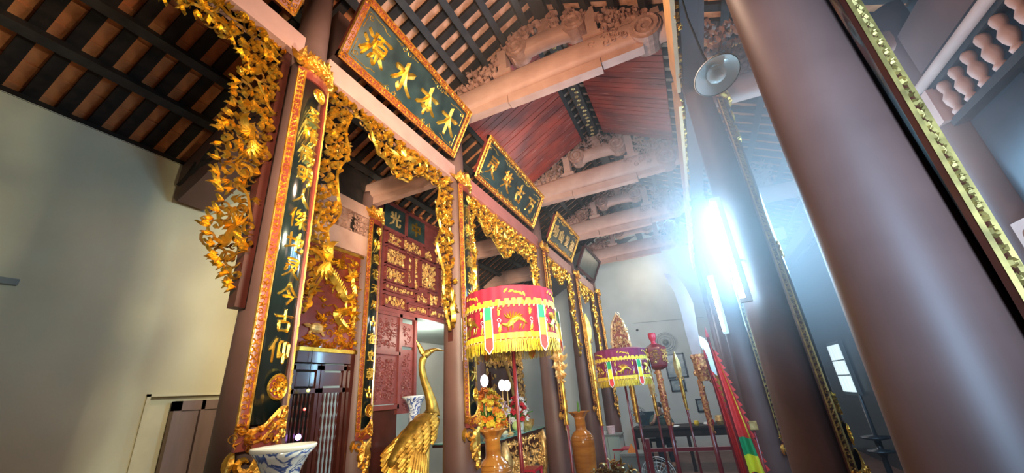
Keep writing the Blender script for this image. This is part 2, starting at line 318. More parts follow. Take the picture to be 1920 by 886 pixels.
def font_mesh(ch):
    if ch in FM: return FM[ch]
    c = bpy.data.curves.new('glyph', 'FONT'); c.body = ch; c.extrude = .02; c.offset = .012; c.resolution_u = 3
    o = bpy.data.objects.new('glyph', c); COL.objects.link(o); dg = bpy.context.evaluated_depsgraph_get(); me = o.evaluated_get(dg).to_mesh()
    xs = [v.co.x for v in me.vertices]; ys = [v.co.y for v in me.vertices]; w_, h_ = (max(xs) - min(xs)) or 1, (max(ys) - min(ys)) or 1; s = 1 / max(w_, h_)
    cx, cy = (max(xs) + min(xs)) / 2, (max(ys) + min(ys)) / 2
    FM[ch] = ([((v.co.x - cx) * s, (v.co.y - cy) * s, v.co.z) for v in me.vertices], [tuple(p.vertices) for p in me.polygons])
    bpy.data.objects.remove(o); bpy.data.curves.remove(c); return FM[ch]
# ------------------------------------------------------------------ the roof
RZ, RS, RX = 5.65, 0.55, -0.73
def plane_z(x): return RZ - RS * abs(x - RX)
NL = math.hypot(1, RS)
TM = {}
def roof(name, side, y0, y1, xe, purlins, single, step=0.18, ph=0.0):
    root = struct_root(name); sx = -1 if side < 0 else 1
    dn = Vector((sx, 0, -RS)).normalized(); up = Vector((sx * RS, 0, 1)).normalized()
    def P(x, lift): return Vector((x, 0, plane_z(x))) + up * lift
    for px in purlins:
        q = MB(); c = P(px, .04) + Vector((0, (y0 + y1) / 2, 0)); q.obox(c, dn * .036, Vector((0, (y1 - y0) / 2, 0)), up * .04); q.build('purlin', M['greywood'], root)
    L = abs(xe - RX) * NL; n = int((y1 - y0) / step); proto = None; tp = None; rests = {'tile': MB(), 'tile2': MB()}; cnt = 0
    for i in range(n + 1):
        y = y0 + ph + i * step
        if y > y1: break
        if proto is None:
            q = MB(); c = P(RX + sx * L / 2 / NL, .100); q.obox(Vector((c.x, 0, c.z)), dn * L / 2, Vector((0, .042, 0)), up * .018); proto = q.build('rafter', M['darkwood'], root); proto.location = (0, y, 0)
        else: inst(proto, root, (0, y, 0))
    rng = random.Random(5 + len(name))
    for i in range(n + 1):
        y = y0 + ph + (i + .5) * step
        if y > y1: break
        k = 0; s = 0.0
        while s < L:
            sm = s + .10; x = RX + sx * sm / NL; x = RX + sx * sm * (1 / NL); xx = RX + sx * sm / NL
            c = P(xx, .126 + rng.uniform(0, .006)); c.y = y; rest = rests[mt_ := ('tile' if xx < -2.05 or xx > .6 else 'tile2')]; mt = M['tile'] if xx < -2.05 or xx > .6 else M['tile2']
            a, b, d = dn * .105 + up * .006, Vector((0, .052, 0)), up * .006
            if single(xx, y) and cnt < 290:
                key = (side, mt.name)
                if key not in TM:
                    q = MB(); q.obox((0, 0, 0), a, b, d); TM[key] = q.build('tile', mt, root); TM[key].location = c
                else:
                    o = bpy.data.objects.new('tile', TM[key].data); COL.objects.link(o); o.parent = root; o.location = c
                cnt += 1
            else: rest.obox(c, a, b, d)
            s += .195
    for k, rest in rests.items():
        if rest.v: o = rest.build('tile', M[k], root); o['kind'] = 'stuff'
    # boarding laid over the tiles closes the roof
    q = MB(); c = P(RX + sx * L / 2 / NL, .19); q.obox((c.x, (y0 + y1) / 2, c.z), dn * L / 2, (0, (y1 - y0) / 2, 0), up * .012); q.build('roof_boarding', M['darkwood'], root)
    return root
WP = [-.92, -1.2, -1.475, -1.755, -2.05, -2.42, -2.8, -3.185, -3.565, -4.03]
EP = [-.54, -.26, .015, .295, .59, .96, 1.34, 1.72, 2.1, 2.57]
roof('ceiling', -1, -1.6, 3.2, -4.12, WP, lambda x, y: (x < -2.6 and -.2 < y < 2.2) or (x > -2.1 and 1.6 < y), .178, .07)
roof('ceiling', -1, 3.2, 9.5, -4.12, WP, lambda x, y: x > -2.1 and y > 5.5 and y < 8.4, .178, .05)
roof('ceiling', 1, -1.6, 5.6, 2.66, EP, lambda x, y: x > 1.2 and 1.8 < y < 5, .2, .05)
roof('ceiling', 1, 5.6, 9.5, 2.66, EP, lambda x, y: x < 1.2, .2, .05)
# ------------------------------------------------------------------ walls and floor
def struct(name, m, *b, **k):
    o = bx(name, m, None, *b); o['kind'] = 'structure'; return o
struct('floor', M['floor'], -5.6, 3.2, -2.6, 11.9, -.06, 0)
def wall_with_hole(name, m, x0, x1, y0, y1, z1, hy0, hy1, hz1):
    q = MB(); q.box(x0, x1, y0, hy0, 0, z1); q.box(x0, x1, hy1, y1, 0, z1); q.box(x0, x1, hy0, hy1, hz1, z1); o = q.build(name, m); o['kind'] = 'structure'; return o
wall_with_hole('wall_west', M['wall'], -4.14, -4.0, -2.6, 2.45, 3.86, 1.78, 2.40, 1.82)
struct('wall_west.001', M['wallw'], -5.5, -5.36, 2.5, 11.9, 0, 3.6)
struct('wall_partition', M['wall'], -5.36, -3.36, 2.40, 2.48, 0, 3.7)
o = bx('wall_north', M['wallw'], None, -5.5, 3.2, 11.42, 11.55, 0, 3.35); o['kind'] = 'structure'
q = MB()
q.add([(-5.5, 11.42, 3.35), (3.2, 11.42, 3.35), (3.2, 11.42, 3.6), (RX, 11.42, 5.8), (-5.5, 11.42, 3.2 + .15), (-5.5, 11.55, 3.35), (3.2, 11.55, 3.35), (3.2, 11.55, 3.6), (RX, 11.55, 5.8)], [(0, 1, 2, 3), (5, 8, 7, 6), (1, 6, 7, 2), (2, 7, 8, 3), (3, 8, 5, 0)])
o = q.build('wall_gable', M['wallw']); o['kind'] = 'structure'
struct('ceiling.010', M['wallw'], -5.4, 3.1, 9.6, 11.45, 5.75, 5.82)
struct('ceiling.011', M['wallw'], -5.4, -3.5, 3.3, 9.5, 2.82, 2.88)
struct('trim_1', M['reveal'], -4.16, -3.985, 1.775, 1.80, 0, 1.835)
struct('trim_2', M['reveal'], -4.16, -3.985, 1.775, 2.40, 1.815, 1.835)
struct('trim_3', M['reveal'], -4.12, -4.075, 1.78, 2.40, 0, 1.82)
# door in the west wall: frame and one panelled leaf
d = thing('door_leaf', 'brown grey panelled door leaf standing ajar in the cream side wall', 'door', (-4.05, 1.95, 0))
q = MB()
for a, b, c0, c1 in ((1.985, 2.04, 0, 1.775), (2.19, 2.22, 0, 1.775), (2.36, 2.40, 0, 1.775)): q.box(-4.05, -4.0, a, b, c0, c1)
q.box(-4.05, -4.0, 1.985, 2.40, 1.70, 1.775); q.box(-4.05, -4.0, 1.985, 2.40, 0.7, .8); q.build('door_frame', M['doorpaint'], d)
for a, b in ((2.04, 2.19), (2.22, 2.36)):
    bx('door_panel', M['doorpaint'], d, -4.045, -4.018, a + .006, b - .006, 0.8, 1.695); bx('door_panel', M['doorpaint'], d, -4.045, -4.018, a + .006, b - .006, 0.02, .69)
o = bx('wall_bracket', M['grey'], None, -4.0, -3.96, .80, .90, 2.53, 2.57); tag(o, 'small grey metal bracket screwed to the cream wall', 'bracket')
# ------------------------------------------------------------------ columns
def col_r(z): return max(.095, .182 - .0205 * z)
def column(x, y, top, label, m='column'):
    t = thing('wooden_column', label, 'column', (x, y, 0))
    q = MB(); q.lathe([(col_r(z), z) for z in (.12, .5, 1, 1.5, 2, 2.5, 3, 3.5, 4, top)], (x, y), 40); q.build('shaft', M[m], t, smooth=True)
    q = MB(); q.lathe([(.25, 0), (.25, .05), (.22, .12), (.18, .125)], (x, y), 28); q.build('stone_base', M['grey'], t, smooth=True)
AY = [1.33, 3.2, 5.7, 7.6, 9.5]
AL = ['brown column behind the black couplet board nearest the cream wall', 'brown column between the large four-character plaque and the second plaque', 'brown column just beyond the crimson parasol and altar table', 'brown column beyond the gilded altar bay, behind the second amber vase', 'last brown column of the gilded row, beside the far white wall']
for y, l in zip(AY, AL): column(-2, y, 4.62, l)
BX = .53
BL = ['huge brown column filling the right of the view, nearest the camera', 'brown column that carries the longer lit tube', 'brown column beyond the red flag, carrying the shorter lit tube', 'fourth brown column of the eastern row, behind the flag', 'last brown column of the eastern row by the far wall']
for y, l in zip([1.30] + AY[1:], BL): column(BX, y, 4.62, l)
column(-3.24, 3.2, 4.05, 'inner brown column between the gilded dragon panel and the red screen')
column(-3.24, 5.7, 4.05, 'inner brown column behind the altar table, at the far end of the red screen')
for y, l in zip((1.33, 3.2, 5.7), ('eastern aisle column beside the baluster transom, its near end', 'eastern aisle column at the far end of the baluster transom', 'eastern aisle column beyond the transom, near the lit window')): column(1.92, y, 4.1, l)
# ------------------------------------------------------------------ lintels along the rows
def lintel(x, y0, y1, label, m, z0=3.80, z1=3.97):
    t = thing('lintel_beam', label, 'beam', (x, (y0 + y1) / 2, z0))
    bx('beam_body', M[m], t, x - .07, x + .07, y0, y1, z0, z1)
    bx('lower_fillet', M[m], t, x - .05, x + .085, y0, y1, z0 - .025, z0 - .002)
LL = ['pink lintel over the gilded fretwork at the near end of the row', 'pink lintel under the large plaque of four gold characters', 'red lintel under the second plaque, above the altar', 'pink lintel under the third, smaller plaque', 'pink lintel under the fourth, faded plaque']
LY = [-1.6] + AY
for i in range(5): lintel(-2, LY[i] + .1, LY[i + 1] - .1, LL[i], 'redlintel' if i == 2 else 'lintel')
for i in range(4):
    y0, y1 = ([1.30] + AY[1:])[i] + .1, AY[i + 1] - .1
    t = thing('lintel_beam', ['dark lintel of the eastern row above the enamel lamp', 'dark lintel of the eastern row beside the longer lit tube', 'lintel of the eastern row over the shorter lit tube', 'last lintel of the eastern row'][i], 'beam', (.52, y0, 4.0))
    bx('beam_body', M['column'], t, .44, .60, y0, y1, 4.0, 4.18)
    q = MB(); q.box(.37, .40, y0, y1, 3.93, 4.22); q.build('edge_board', M['strip'], t)
    q = MB(); sc_rng = random.Random(i); scatter(q, [(y0, 3.93), (y1, 3.93), (y1, 4.2), (y0, 4.2)], .07, .05, lambda u, v, h: (.40 + h, u, v), .015, sc_rng); q.build('carved_scrollwork', M['gold2'], t, kind='stuff')
# ------------------------------------------------------------------ tie beams across the nave with carved upper tiers
def round_beam(q, x0, x1, y, zf, w, h, n=16):
    vs = []; fs = []; m = 12
    for i in range(n + 1):
        t = i / n; x = x0 + (x1 - x0) * t; zc = zf(t); e = 1 - .10 * abs(2 * t - 1) ** 4
        for k in range(m):
            a = 2 * PI * k / m; cx, sx_ = math.cos(a), math.sin(a)
            vs.append((x, y + w * math.copysign(abs(cx) ** .55, cx), zc + h * e * math.copysign(abs(sx_) ** .6, sx_)))
    for i in range(n):
        for k in range(m): fs.append((i * m + k, i * m + (k + 1) % m, (i + 1) * m + (k + 1) % m, (i + 1) * m + k))
    fs += [tuple(range(m)), tuple(n * m + k for k in range(m))[::-1]]; q.add(vs, fs)
def disc_scroll(q, x, y, z, r, w, sg=1):
    # a drum with a spiral cut standing proud of both faces
    n = 20; vs = []; fs = []
    for yy in (y - w, y + w):
        for k in range(n): a = 2 * PI * k / n; vs.append((x + r * math.cos(a), yy, z + r * math.sin(a)))
    for k in range(n): fs.append((k, (k + 1) % n, n + (k + 1) % n, n + k))
    fs += [tuple(range(n))[::-1], tuple(n + k for k in range(n))]; q.add(vs, fs)
    curl(q, x, z, r * .92, 1.2, sg, lambda u, v, h: (u, y - w - h, v), .02, 0, False, turns=1.9, n=26, wd=.12)
def tie_beam(y, label, lab2, rngs, zoff=0.0):
    t = thing('tie_beam', label, 'beam', (RX, y, 4.8 + zoff)); rng = random.Random(rngs)
    q = MB(); round_beam(q, -1.95, .46, y, lambda s: 4.82 + zoff + .035 * math.sin(PI * s), .105, .15); q.build('main_beam', M['beam'], t, smooth=True)
    q = MB()
    for a, b, z0 in ((-1.85, -1.25, 4.60), (-1.25, -.20, 4.585), (-.20, .22, 4.63)): q.box(a + .004, b - .004, y - .055, y + .055, z0 + zoff, 4.70 + zoff)
    q.build('under_board', M['beam'], t)
    q = MB(); disc_scroll(q, .27, y, 4.80 + zoff, .15, .125, -1)
    for k in range(14):
        curl(q, rng.uniform(-.35, .2), rng.uniform(4.78, 4.95) + zoff, rng.uniform(.03, .06), rng.uniform(0, 6), rng.choice((-1, 1)), lambda u, v, h: (u, y - .105 - h, v), .012, 0, False)
    q.build('scroll_end', M['carved'], t, smooth=False)
    t2 = thing('carved_truss', lab2, 'roof truss', (RX, y, 5.0 + zoff))
    for px, z1 in ((-1.28, 5.36), (-.22, 5.42)):
        q = MB(); q.box(px - .055, px + .055, y - .07, y + .07, 4.99 + zoff, z1 + zoff); q.box(px - .11, px + .11, y - .10, y + .10, 4.98 + zoff, 5.03 + zoff); q.build('strut', M['beam'], t2)
    q = MB(); round_beam(q, -1.15, -.36, y, lambda s: 5.25 + zoff + .05 * math.sin(PI * s), .085, .095)
    q.build('upper_beam', M['beam'], t2, smooth=True)
    q = MB(); disc_scroll(q, -1.08, y, 5.29 + zoff, .13, .10); q.build('scroll_end', M['carved'], t2)
    q = MB(); disc_scroll(q, -.40, y, 5.29 + zoff, .13, .10, -1); q.build('scroll_end', M['carved'], t2)
    q = MB(); q.box(-.80, -.66, y - .07, y + .07, 5.36 + zoff, 5.72); q.build('king_post', M['carved'], t2)
    # cloud carvings that step up under the purlins on both slopes
    for sg in (-1, 1):
        q = MB()
        for k in range(5):
            x = RX + sg * (.40 + k * .22); zt = plane_z(x) - .02; zb = 4.97 + zoff + (0.10 if k < 2 else 0)
            if k < 2: zb = 5.36 + zoff
            if zt - zb > .03: bx('cloud_block', M['carved'], t2, x - .105, x + .105, y - .06, y + .06, zb, zt)
        q = MB(); pol = []
        xs = [RX + sg * a for a in (.05, .35, .6, .9, 1.2)]
        poly = [(xs[0], 5.38 + zoff), (xs[0], plane_z(xs[0])), (xs[4], plane_z(xs[4])), (xs[4], 4.98 + zoff), (RX + sg * .62, 4.99 + zoff), (RX + sg * .60, 5.36 + zoff)]
        scatter(q, poly, .075, .085, lambda u, v, h: (u, y - .065 - h, v), .04, rng, mix=(.6, 1.0), h0=.0)
        scatter(q, poly, .09, .085, lambda u, v, h: (u, y + .065 + h, v), .03, rng, mix=(.6, 1.0), h0=.0)
        q.build('cloud_carving', M['carved'], t2, kind='stuff')
TL = [('pale pink tie beam nearest the camera, above the enamel lamp', 'carved truss of clouds and scrolls on the nearest tie beam'),
      ('second tie beam from the camera, at the far edge of the red boards', 'carved truss standing on the second tie beam'),
      ('third tie beam from the camera, over the third plaque', 'carved truss standing on the third tie beam'),
      ('farthest tie beam, in front of the warm-lit gable', 'carved truss on the farthest tie beam')]
for i, (y, z) in enumerate(((3.2, 0), (5.7, -.03), (7.6, -.07), (9.5, -.10))): tie_beam(y, *TL[i], 11 + i, z)
t = thing('ridge_beam', 'dark painted ridge beam with gold flowers under the roof peak', 'beam', (RX, 4.5, 5.6))
bx('beam_body', M['greywood'], t, RX - .075, RX + .075, -1.6, 11.4, 5.56, 5.72)
q = MB(); rr = random.Random(3)
for k in range(26): flower(q, RX + rr.uniform(-.03, .03), 3.4 + k * .09, .035, lambda u, v, h: (u, v, 5.56 - h), .006, 0, False, a0=k)
q.build('painted_flower', M['palegold'], t, kind='stuff')
# red ceiling boards of the second bay, plank by plank
def red_boards(name, xa, xb, y0, y1, label, rot, rseed):
    t = thing(name, label, 'boarding', ((xa + xb) / 2, (y0 + y1) / 2, plane_z((xa + xb) / 2))); n = 22; rng = random.Random(rseed)
    for i in range(n):
        ya = y0 + (y1 - y0) * i / n; yb = y0 + (y1 - y0) * (i + 1) / n; dz = -.012 - rng.uniform(0, .010)
        q = MB(); sg = -1 if xa < RX else 1; up = Vector((sg * RS, 0, 1)).normalized() * .012
        a = Vector((xa, 0, plane_z(xa) + dz)); b = Vector((xb, 0, plane_z(xb) + dz)); g = .004
        q.obox((a + b) / 2 + Vector((0, (ya + yb) / 2, 0)), (b - a) / 2, (0, (yb - ya) / 2 - g, 0), up); q.build('plank', M['redboard'], t)
red_boards('red_ceiling_boards', -2.02, -.94, 3.36, 5.58, 'worn red ceiling boards with pale scratches on the slope above the second plaque', 0, 1)
red_boards('red_ceiling_boards', -.56, .42, 3.36, 5.58, 'darker glossy red ceiling boards between the ridge and the eastern columns', 0, 2)
# west aisle bracket, transverse beams
t = thing('bracket_beam', 'dark carved bracket beam end jutting under the eave by the cream wall', 'beam', (-3.2, 1.72, 3.5))
q = MB(); q.add([(x, y, z) for y in (1.58, 1.86) for x, z in ((-3.98, 3.50), (-3.9, 3.44), (-2.1, 4.25), (-2.1, 4.75), (-3.3, 4.20), (-3.98, 3.84))],
    [(0, 1, 2, 3, 4, 5), (11, 10, 9, 8, 7, 6), (0, 6, 7, 1), (1, 7, 8, 2), (2, 8, 9, 3), (3, 9, 10, 4), (4, 10, 11, 5), (5, 11, 6, 0)])
q.build('bracket_body', M['column'], t)
q = MB(); rr = random.Random(8)
for k in range(8): leaf(q, -3.95 + k * .1, 3.62 + k * .05, .28, .5 + rr.uniform(-.3, .3), lambda u, v, h: (u, 1.58 - h, v), .02, 0, False, bend=rr.uniform(-1, 1), wd=.12)
q.build('leaf_carving', M['darkwood'], t, kind='stuff')
def cross_beam(y, x0, x1, label):
    t = thing('aisle_beam', label, 'beam', ((x0 + x1) / 2, y, 4.0)); q = MB(); round_beam(q, x0, x1, y, lambda s: 4.08, .075, .12); q.build('main_beam', M['beam'], t, smooth=True)
    bx('under_board', M['beam'], t, x0 + .1, x1 - .15, y - .04, y + .04, 3.88, 3.97)
cross_beam(3.2, -3.3, -2.1, 'pink aisle beam running back to the inner column by the dragon panel')
cross_beam(5.7, -3.3, -2.1, 'pink aisle beam running back to the inner column behind the altar')
cross_beam(7.6, -5.3, -2.1, 'aisle beam running back from the fourth gilded-row column')
for i, y in enumerate((3.2, 5.7, 7.6)):
    t = thing('aisle_beam', ['eastern aisle beam seen past the huge near column, just beyond the lamp', 'second eastern aisle beam seen past the huge near column', 'third eastern aisle beam, above the lit window'][i], 'beam', (1.2, y, 3.9))
    q = MB(); round_beam(q, .62, 1.85, y, lambda s: 3.86 - .05 * s, .07, .11); q.build('main_beam', M['beam'], t, smooth=True)
    q = MB(); scatter(q, [(.7, 3.98), (1.5, 3.98), (1.5, 4.25), (.7, 4.7)], .08, .085, lambda u, v, h: (u, y - .03 - h, v), .035, random.Random(i), mix=(.6, 1.0)); q.build('cloud_carving', M['carved'], t, kind='stuff')
    q = MB(); q.box(.75, 1.45, y - .03, y + .03, 3.95, 4.2); q.build('cloud_block', M['carved'], t)
# ------------------------------------------------------------------ plaques
def plaque(y0, y1, label, chars, size, rngs, cmat='gold', dim=False, group=None):
    t = thing('name_plaque', label, 'plaque', (-1.92, (y0 + y1) / 2, 4.0), group); rng = random.Random(rngs)
    b = Vector((-1.90, 0, 4.02)); e = Vector((-1.655, 0, 4.52)); ax = (e - b); H = ax.length; ax.normalize(); nr = Vector((ax.z, 0, -ax.x))
    yc = (y0 + y1) / 2; W = (y1 - y0)
    def wp(u, v, h): p = b + ax * (v + H / 2) + nr * h; return (p.x, yc + u, p.z)
    def pb(q, u0, u1, v0, v1, h0, h1): q.add([wp(u, v, h) for u in (u0, u1) for v in (v0, v1) for h in (h0, h1)], [(0, 1, 3, 2), (4, 6, 7, 5), (0, 4, 5, 1), (2, 3, 7, 6), (0, 2, 6, 4), (1, 5, 7, 3)])
    fw = .055
    q = MB(); pb(q, -W / 2 + .02, W / 2 - .02, -H / 2 + .02, H / 2 - .02, -.02, .0); q.build('board', M['plaque'], t)
    q = MB(); pb(q, -W / 2, W / 2, -H / 2, -H / 2 + fw, -.03, .018); pb(q, -W / 2, W / 2, H / 2 - fw, H / 2, -.03, .018); pb(q, -W / 2, -W / 2 + fw, -H / 2, H / 2, -.03, .018); pb(q, W / 2 - fw, W / 2, -H / 2, H / 2, -.03, .018)
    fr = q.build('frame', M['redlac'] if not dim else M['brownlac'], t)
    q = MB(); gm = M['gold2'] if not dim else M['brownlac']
    for u0, v0, u1, v1 in ((-W / 2, -H / 2, W / 2, -H / 2), (-W / 2, H / 2, W / 2, H / 2), (-W / 2, -H / 2, -W / 2, H / 2), (W / 2, -H / 2, W / 2, H / 2)):
        ribbon(q, [(u0, v0), (u1, v1)], [.008] * 2, .012, wp, .016, False)
        k = 1 - 2 * (fw - .004) / (W if u0 != u1 else H); ku = 1 - 2 * (fw - .004) / W; kv = 1 - 2 * (fw - .004) / H
        ribbon(q, [(u0 * ku, v0 * kv), (u1 * ku, v1 * kv)], [.007] * 2, .012, wp, .016, False)
    q.build('gilt_moulding', gm, fr)
    q = MB()
    for v_ in (-H / 2 + fw / 2, H / 2 - fw / 2):
        n = int(W / .035)
        for i in range(n):
            u = -W / 2 + (i + .5) * W / n
            if i % 3: curl(q, u, v_, .018, i, (-1) ** i, wp, .009, .016, False, n=9, wd=.28)
            else: flower(q, u, v_, .02, wp, .009, .016, False, k=5)
    for u_ in (-W / 2 + fw / 2, W / 2 - fw / 2):
        for i in range(14): curl(q, u_, -H / 2 + (i + .5) * H / 14, .018, i, (-1) ** i, wp, .009, .016, False, n=9, wd=.28)
    q.build('frame_carving', gm, fr, kind='stuff')
    # thin gold line work on the field
    q = MB(); iu, iv = W / 2 - .085, H / 2 - .085
    if not dim:
        for su in (-1, 1):
            for sv in (-1, 1):
                ribbon(q, [(su * iu, sv * (iv - .14)), (su * iu, sv * iv), (su * (iu - .16), sv * iv)], [.004] * 3, .004, wp, .001, False)
                curl(q, su * (iu - .03), sv * (iv - .03), .024, 0, su * sv, wp, .004, .001, False, wd=.14)
                ribbon(q, [(su * (iu - .16), sv * iv), (su * (iu - .19), sv * (iv - .02)), (su * (iu - .24), sv * (iv - .02))], [.004] * 3, .004, wp, .001, False)
        for sv in (-1, 1):
            for uu in ((-.30, 0, .30) if W > 1.6 else (-.25, .25)):
                for s in (-1, 1):
                    curl(q, uu + s * .035, sv * (iv + .005), .028, PI / 2, s * sv, wp, .004, .001, False, wd=.14)
                    curl(q, uu + s * .075, sv * (iv + .012), .018, PI / 2, -s * sv, wp, .004, .001, False, wd=.14)
                    ribbon(q, [(uu + s * .09, sv * (iv + .01)), (uu + s * .15, sv * (iv + .015))], [.004] * 2, .004, wp, .001, False)
        q.build('gold_line_work', M['gold'], t, kind='stuff')
    n = len(chars)
    for i, ch in enumerate(chars):
        q = MB(); glyph(q, ch, -W / 2 + fw + (i + .5) * (W - 2 * fw) / n * .96 + .02, -.005, size, wp, .020, wt=.098 if len(G.get(ch, [])) < 6 else .068)
        q.build('gold_character', M[cmat], t)
plaque(-.45, 1.10, 'plaque cut off by the top edge of the picture, over the near bay', '', .3, 4)
plaque(1.46, 3.01, 'large green-black plaque with four gold characters over the first full bay', '源水本木', .285, 5)
plaque(3.46, 5.30, 'second plaque with orange gold characters, in front of the red ceiling boards', '灵英古万', .27, 6, 'gold2')
plaque(5.95, 7.40, 'third plaque, smaller in view, with thin gold characters', '功山发德', .22, 7, 'palegold')
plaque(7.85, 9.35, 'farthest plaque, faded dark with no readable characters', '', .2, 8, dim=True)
# ------------------------------------------------------------------ couplet boards on the columns
def couplet(cx, cy, label, chars, rngs, z0=1.49, z1=3.62, fine=True, csize=.118, group=None, R0=.172, rot=0.19):
    t = thing('couplet_board', label, 'couplet board', (cx, cy, z0), group); rng = random.Random(rngs)
    A = math.radians(48); Rr = R0; cy -= (.055 if rot >= 0 else .04); RT = rot; U = A * Rr
    def wp(u, v, h): a = u / Rr + RT; return (cx + (Rr + h) * math.cos(a), cy + (Rr + h) * math.sin(a), v)
    def shell(q, u0, u1, v0, v1, h0, h1, n=12, m=1):
        vs = []; fs = []
        for i in range(n + 1):
            u = u0 + (u1 - u0) * i / n
            vs += [wp(u, v0, h0), wp(u, v1, h0), wp(u, v1, h1), wp(u, v0, h1)]
        for i in range(n):
            for k in range(4): fs.append((4 * i + k, 4 * i + 4 + k, 4 * i + 4 + (k + 1) % 4, 4 * i + (k + 1) % 4))
        fs += [(0, 1, 2, 3), (4 * n + 3, 4 * n + 2, 4 * n + 1, 4 * n)]; q.add(vs, fs)
    bw = .044
    q = MB(); shell(q, -U + bw, U - bw, z0 + .08, z1 - .03, -.018, .0, 16); q.build('lacquer_field', M['blacklac'], t, smooth=True)
    q = MB(); shell(q, -U, -U + bw, z0, z1, -.004, .012, 4); shell(q, U - bw, U, z0, z1, -.004, .012, 4); shell(q, -U, U, z1 - .07, z1, -.004, .012, 14)
    br = q.build('border', M['redlac'] if rot >= 0 else M['brownlac'], t); G2 = M['gold2'] if rot >= 0 else M['dimgold']  # unlit eastern boards: shade put in as darker lacquer and dulled gilding
    q = MB()
    for s in (-1, 1):
        for uu in (s * (U - .004), s * (U - bw + .002)): ribbon(q, [(uu, z0 + .02), (uu, z1 - .02)], [.0055] * 2, .007, wp, .012, False)
    q.build('gilt_edge', G2, br)
    q = MB(); n = int((z1 - z0) / (.036 if fine else .05))
    for s in (-1, 1):
        uc = s * (U - bw / 2)
        for i in range(n):
            v = z0 + .03 + (i + .5) * (z1 - z0 - .05) / n; k = (i // 4) % 3
            if k == 0: curl(q, uc + .004 * (-1) ** i, v, .015, i, (-1) ** i, wp, .007, .012, False, n=8, wd=.26)
            elif k == 1: flower(q, uc, v, .016, wp, .007, .012, False, k=5 if fine else 4)
            else:
                ribbon(q, [(uc - .012, v - .014), (uc + .012, v + .014)], [.004] * 2, .006, wp, .012, False); ribbon(q, [(uc - .012, v + .014), (uc + .012, v - .014)], [.004] * 2, .006, wp, .012, False); leaf(q, uc, v - .01, .02, PI / 2, wp, .006, .012, False, n=4)
    q.build('border_carving', G2, br, kind='stuff')
    # crest of leaves and clouds
    q = MB(); shell(q, -U + .02, U - .02, z1 - .01, z1 + .07, -.01, .012, 12)
    for i in range(11):
        u = -U + (i + .5) * 2 * U / 11
        for da in (-.6, 0, .6): leaf(q, u, z1 + .02 + .02 * math.cos(i), .13 - .03 * abs(da), PI / 2 + da + rng.uniform(-.2, .2), wp, .022, .012, True, bend=rng.uniform(-1, 1), wd=.2)
        curl(q, u, z1 + .03, .035, i, (-1) ** i, wp, .02, .02, True)
    q.build('leaf_crest', M['gold2'], t)
    # lower edge: a wave rising to the right and a round medallion, top medallion
    q = MB(); wave = [(-U, z0 + .07), (-U + .05, z0 + .055), (-.04, z0 + .07), (0, z0 + .11), (.04, z0 + .14), (.08, z0 + .135), (.10, z0 + .10)]
    wave = smoothp(wave, 3); vs = []; fs = []
    for u, v in wave: vs += [wp(u, v, .013), wp(u, z0 - .02, .013)]
    for i in range(len(wave) - 1): fs.append((2 * i, 2 * i + 1, 2 * i + 3, 2 * i + 2))
    q.add(vs, fs); wb = q.build('wave_foot', M['redlac'], t)
    q = MB(); ribbon(q, wave, [.010] * len(wave), .010, wp, .013, False); ribbon(q, [(u, v - .05) for u, v in wave[4:]], [.008] * (len(wave) - 4), .01, wp, .013, False)
    pol = wave + [(.10, z0), (-U, z0)]
    scatter(q, pol, .036, .034, wp, .009, rng, h0=.016, back=False); q.build('wave_carving', M['gold2'], wb, kind='stuff')
    for v, r in ((z0 + .235, .055), (z1 - .14, .045)):
        q = MB(); n = 24; vs = [wp(0 + 0.01, v, .006)] + [wp(.01 + r * math.cos(2 * PI * k / n), v + r * math.sin(2 * PI * k / n), .006) for k in range(n)]
        q.add(vs, [(0, 1 + k, 1 + (k + 1) % n) for k in range(n)]); md = q.build('round_medallion', M['redlac'], t)
        q = MB(); c = [(.01 + r * math.cos(2 * PI * k / n), v + r * math.sin(2 * PI * k / n)) for k in range(n + 1)]; ribbon(q, c, [.006] * (n + 1), .008, wp, .006, False)
        for k in range(9): curl(q, .01 + r * .62 * math.cos(k * .7), v + r * .62 * math.sin(k * .7), r * .24, k, (-1) ** k, wp, .008, .008, False, n=8, wd=.25)
        flower(q, .01, v, r * .45, wp, .009, .008, False, k=6); q.build('medallion_carving', M['gold'], md)
    n = len(chars); za, zb = z1 - .31, z0 + .40
    for i, ch in enumerate(chars):
        v = za + (zb - za) * i / max(1, n - 1)
        q = MB(); glyph(q, ch, -.008, v, csize, wp, .010, wt=.075); q.build('gold_character', M['gold2'] if not fine else M['gold'], t)
    # hanging scroll foot
    q = MB(); z = z0 - .02
    for s in (-1, 1):
        curl(q, s * .09, z - .05, .055, PI / 2, s, wp, .02, 0, True, wd=.3); curl(q, s * .05, z - .15, .05, PI / 2, -s, wp, .02, 0, True, wd=.3); leaf(q, s * .14, z, .10, -PI / 2 + s * .3, wp, .02, 0, True)
        leaf(q, s * .03, z - .02, .22, -PI / 2, wp, .02, 0, True, bend=s * .6)
    flower(q, 0, z - .24, .06, wp, .02, 0, True); curl(q, 0, z - .29, .04, 0, 1, wp, .02, 0, True, wd=.32)
    q.build('scroll_foot', M['gold2'], t)
couplet(-2, 1.33, 'large black couplet board with gold characters, nearest the cream wall', '圣精高明人傑地灵今古仰', 1)
couplet(-2, 3.2, 'black couplet board left of the crimson parasol, gold border facing out', '原源远德流泽长光天大', 2, z0=1.40, z1=3.70)
couplet(-2, 5.7, 'couplet board half hidden behind the crimson parasol', '功德千秋史册长存天地', 3, fine=False, z0=1.36, z1=3.70)
couplet(-2, 7.6, 'slim couplet board behind the second amber vase', '山河万古', 4, fine=False, z0=1.34, z1=3.70)
couplet(-2, 9.5, 'last couplet board of the gilded row beside the far wall', '日月同光', 5, fine=False, z0=1.3, z1=3.70)
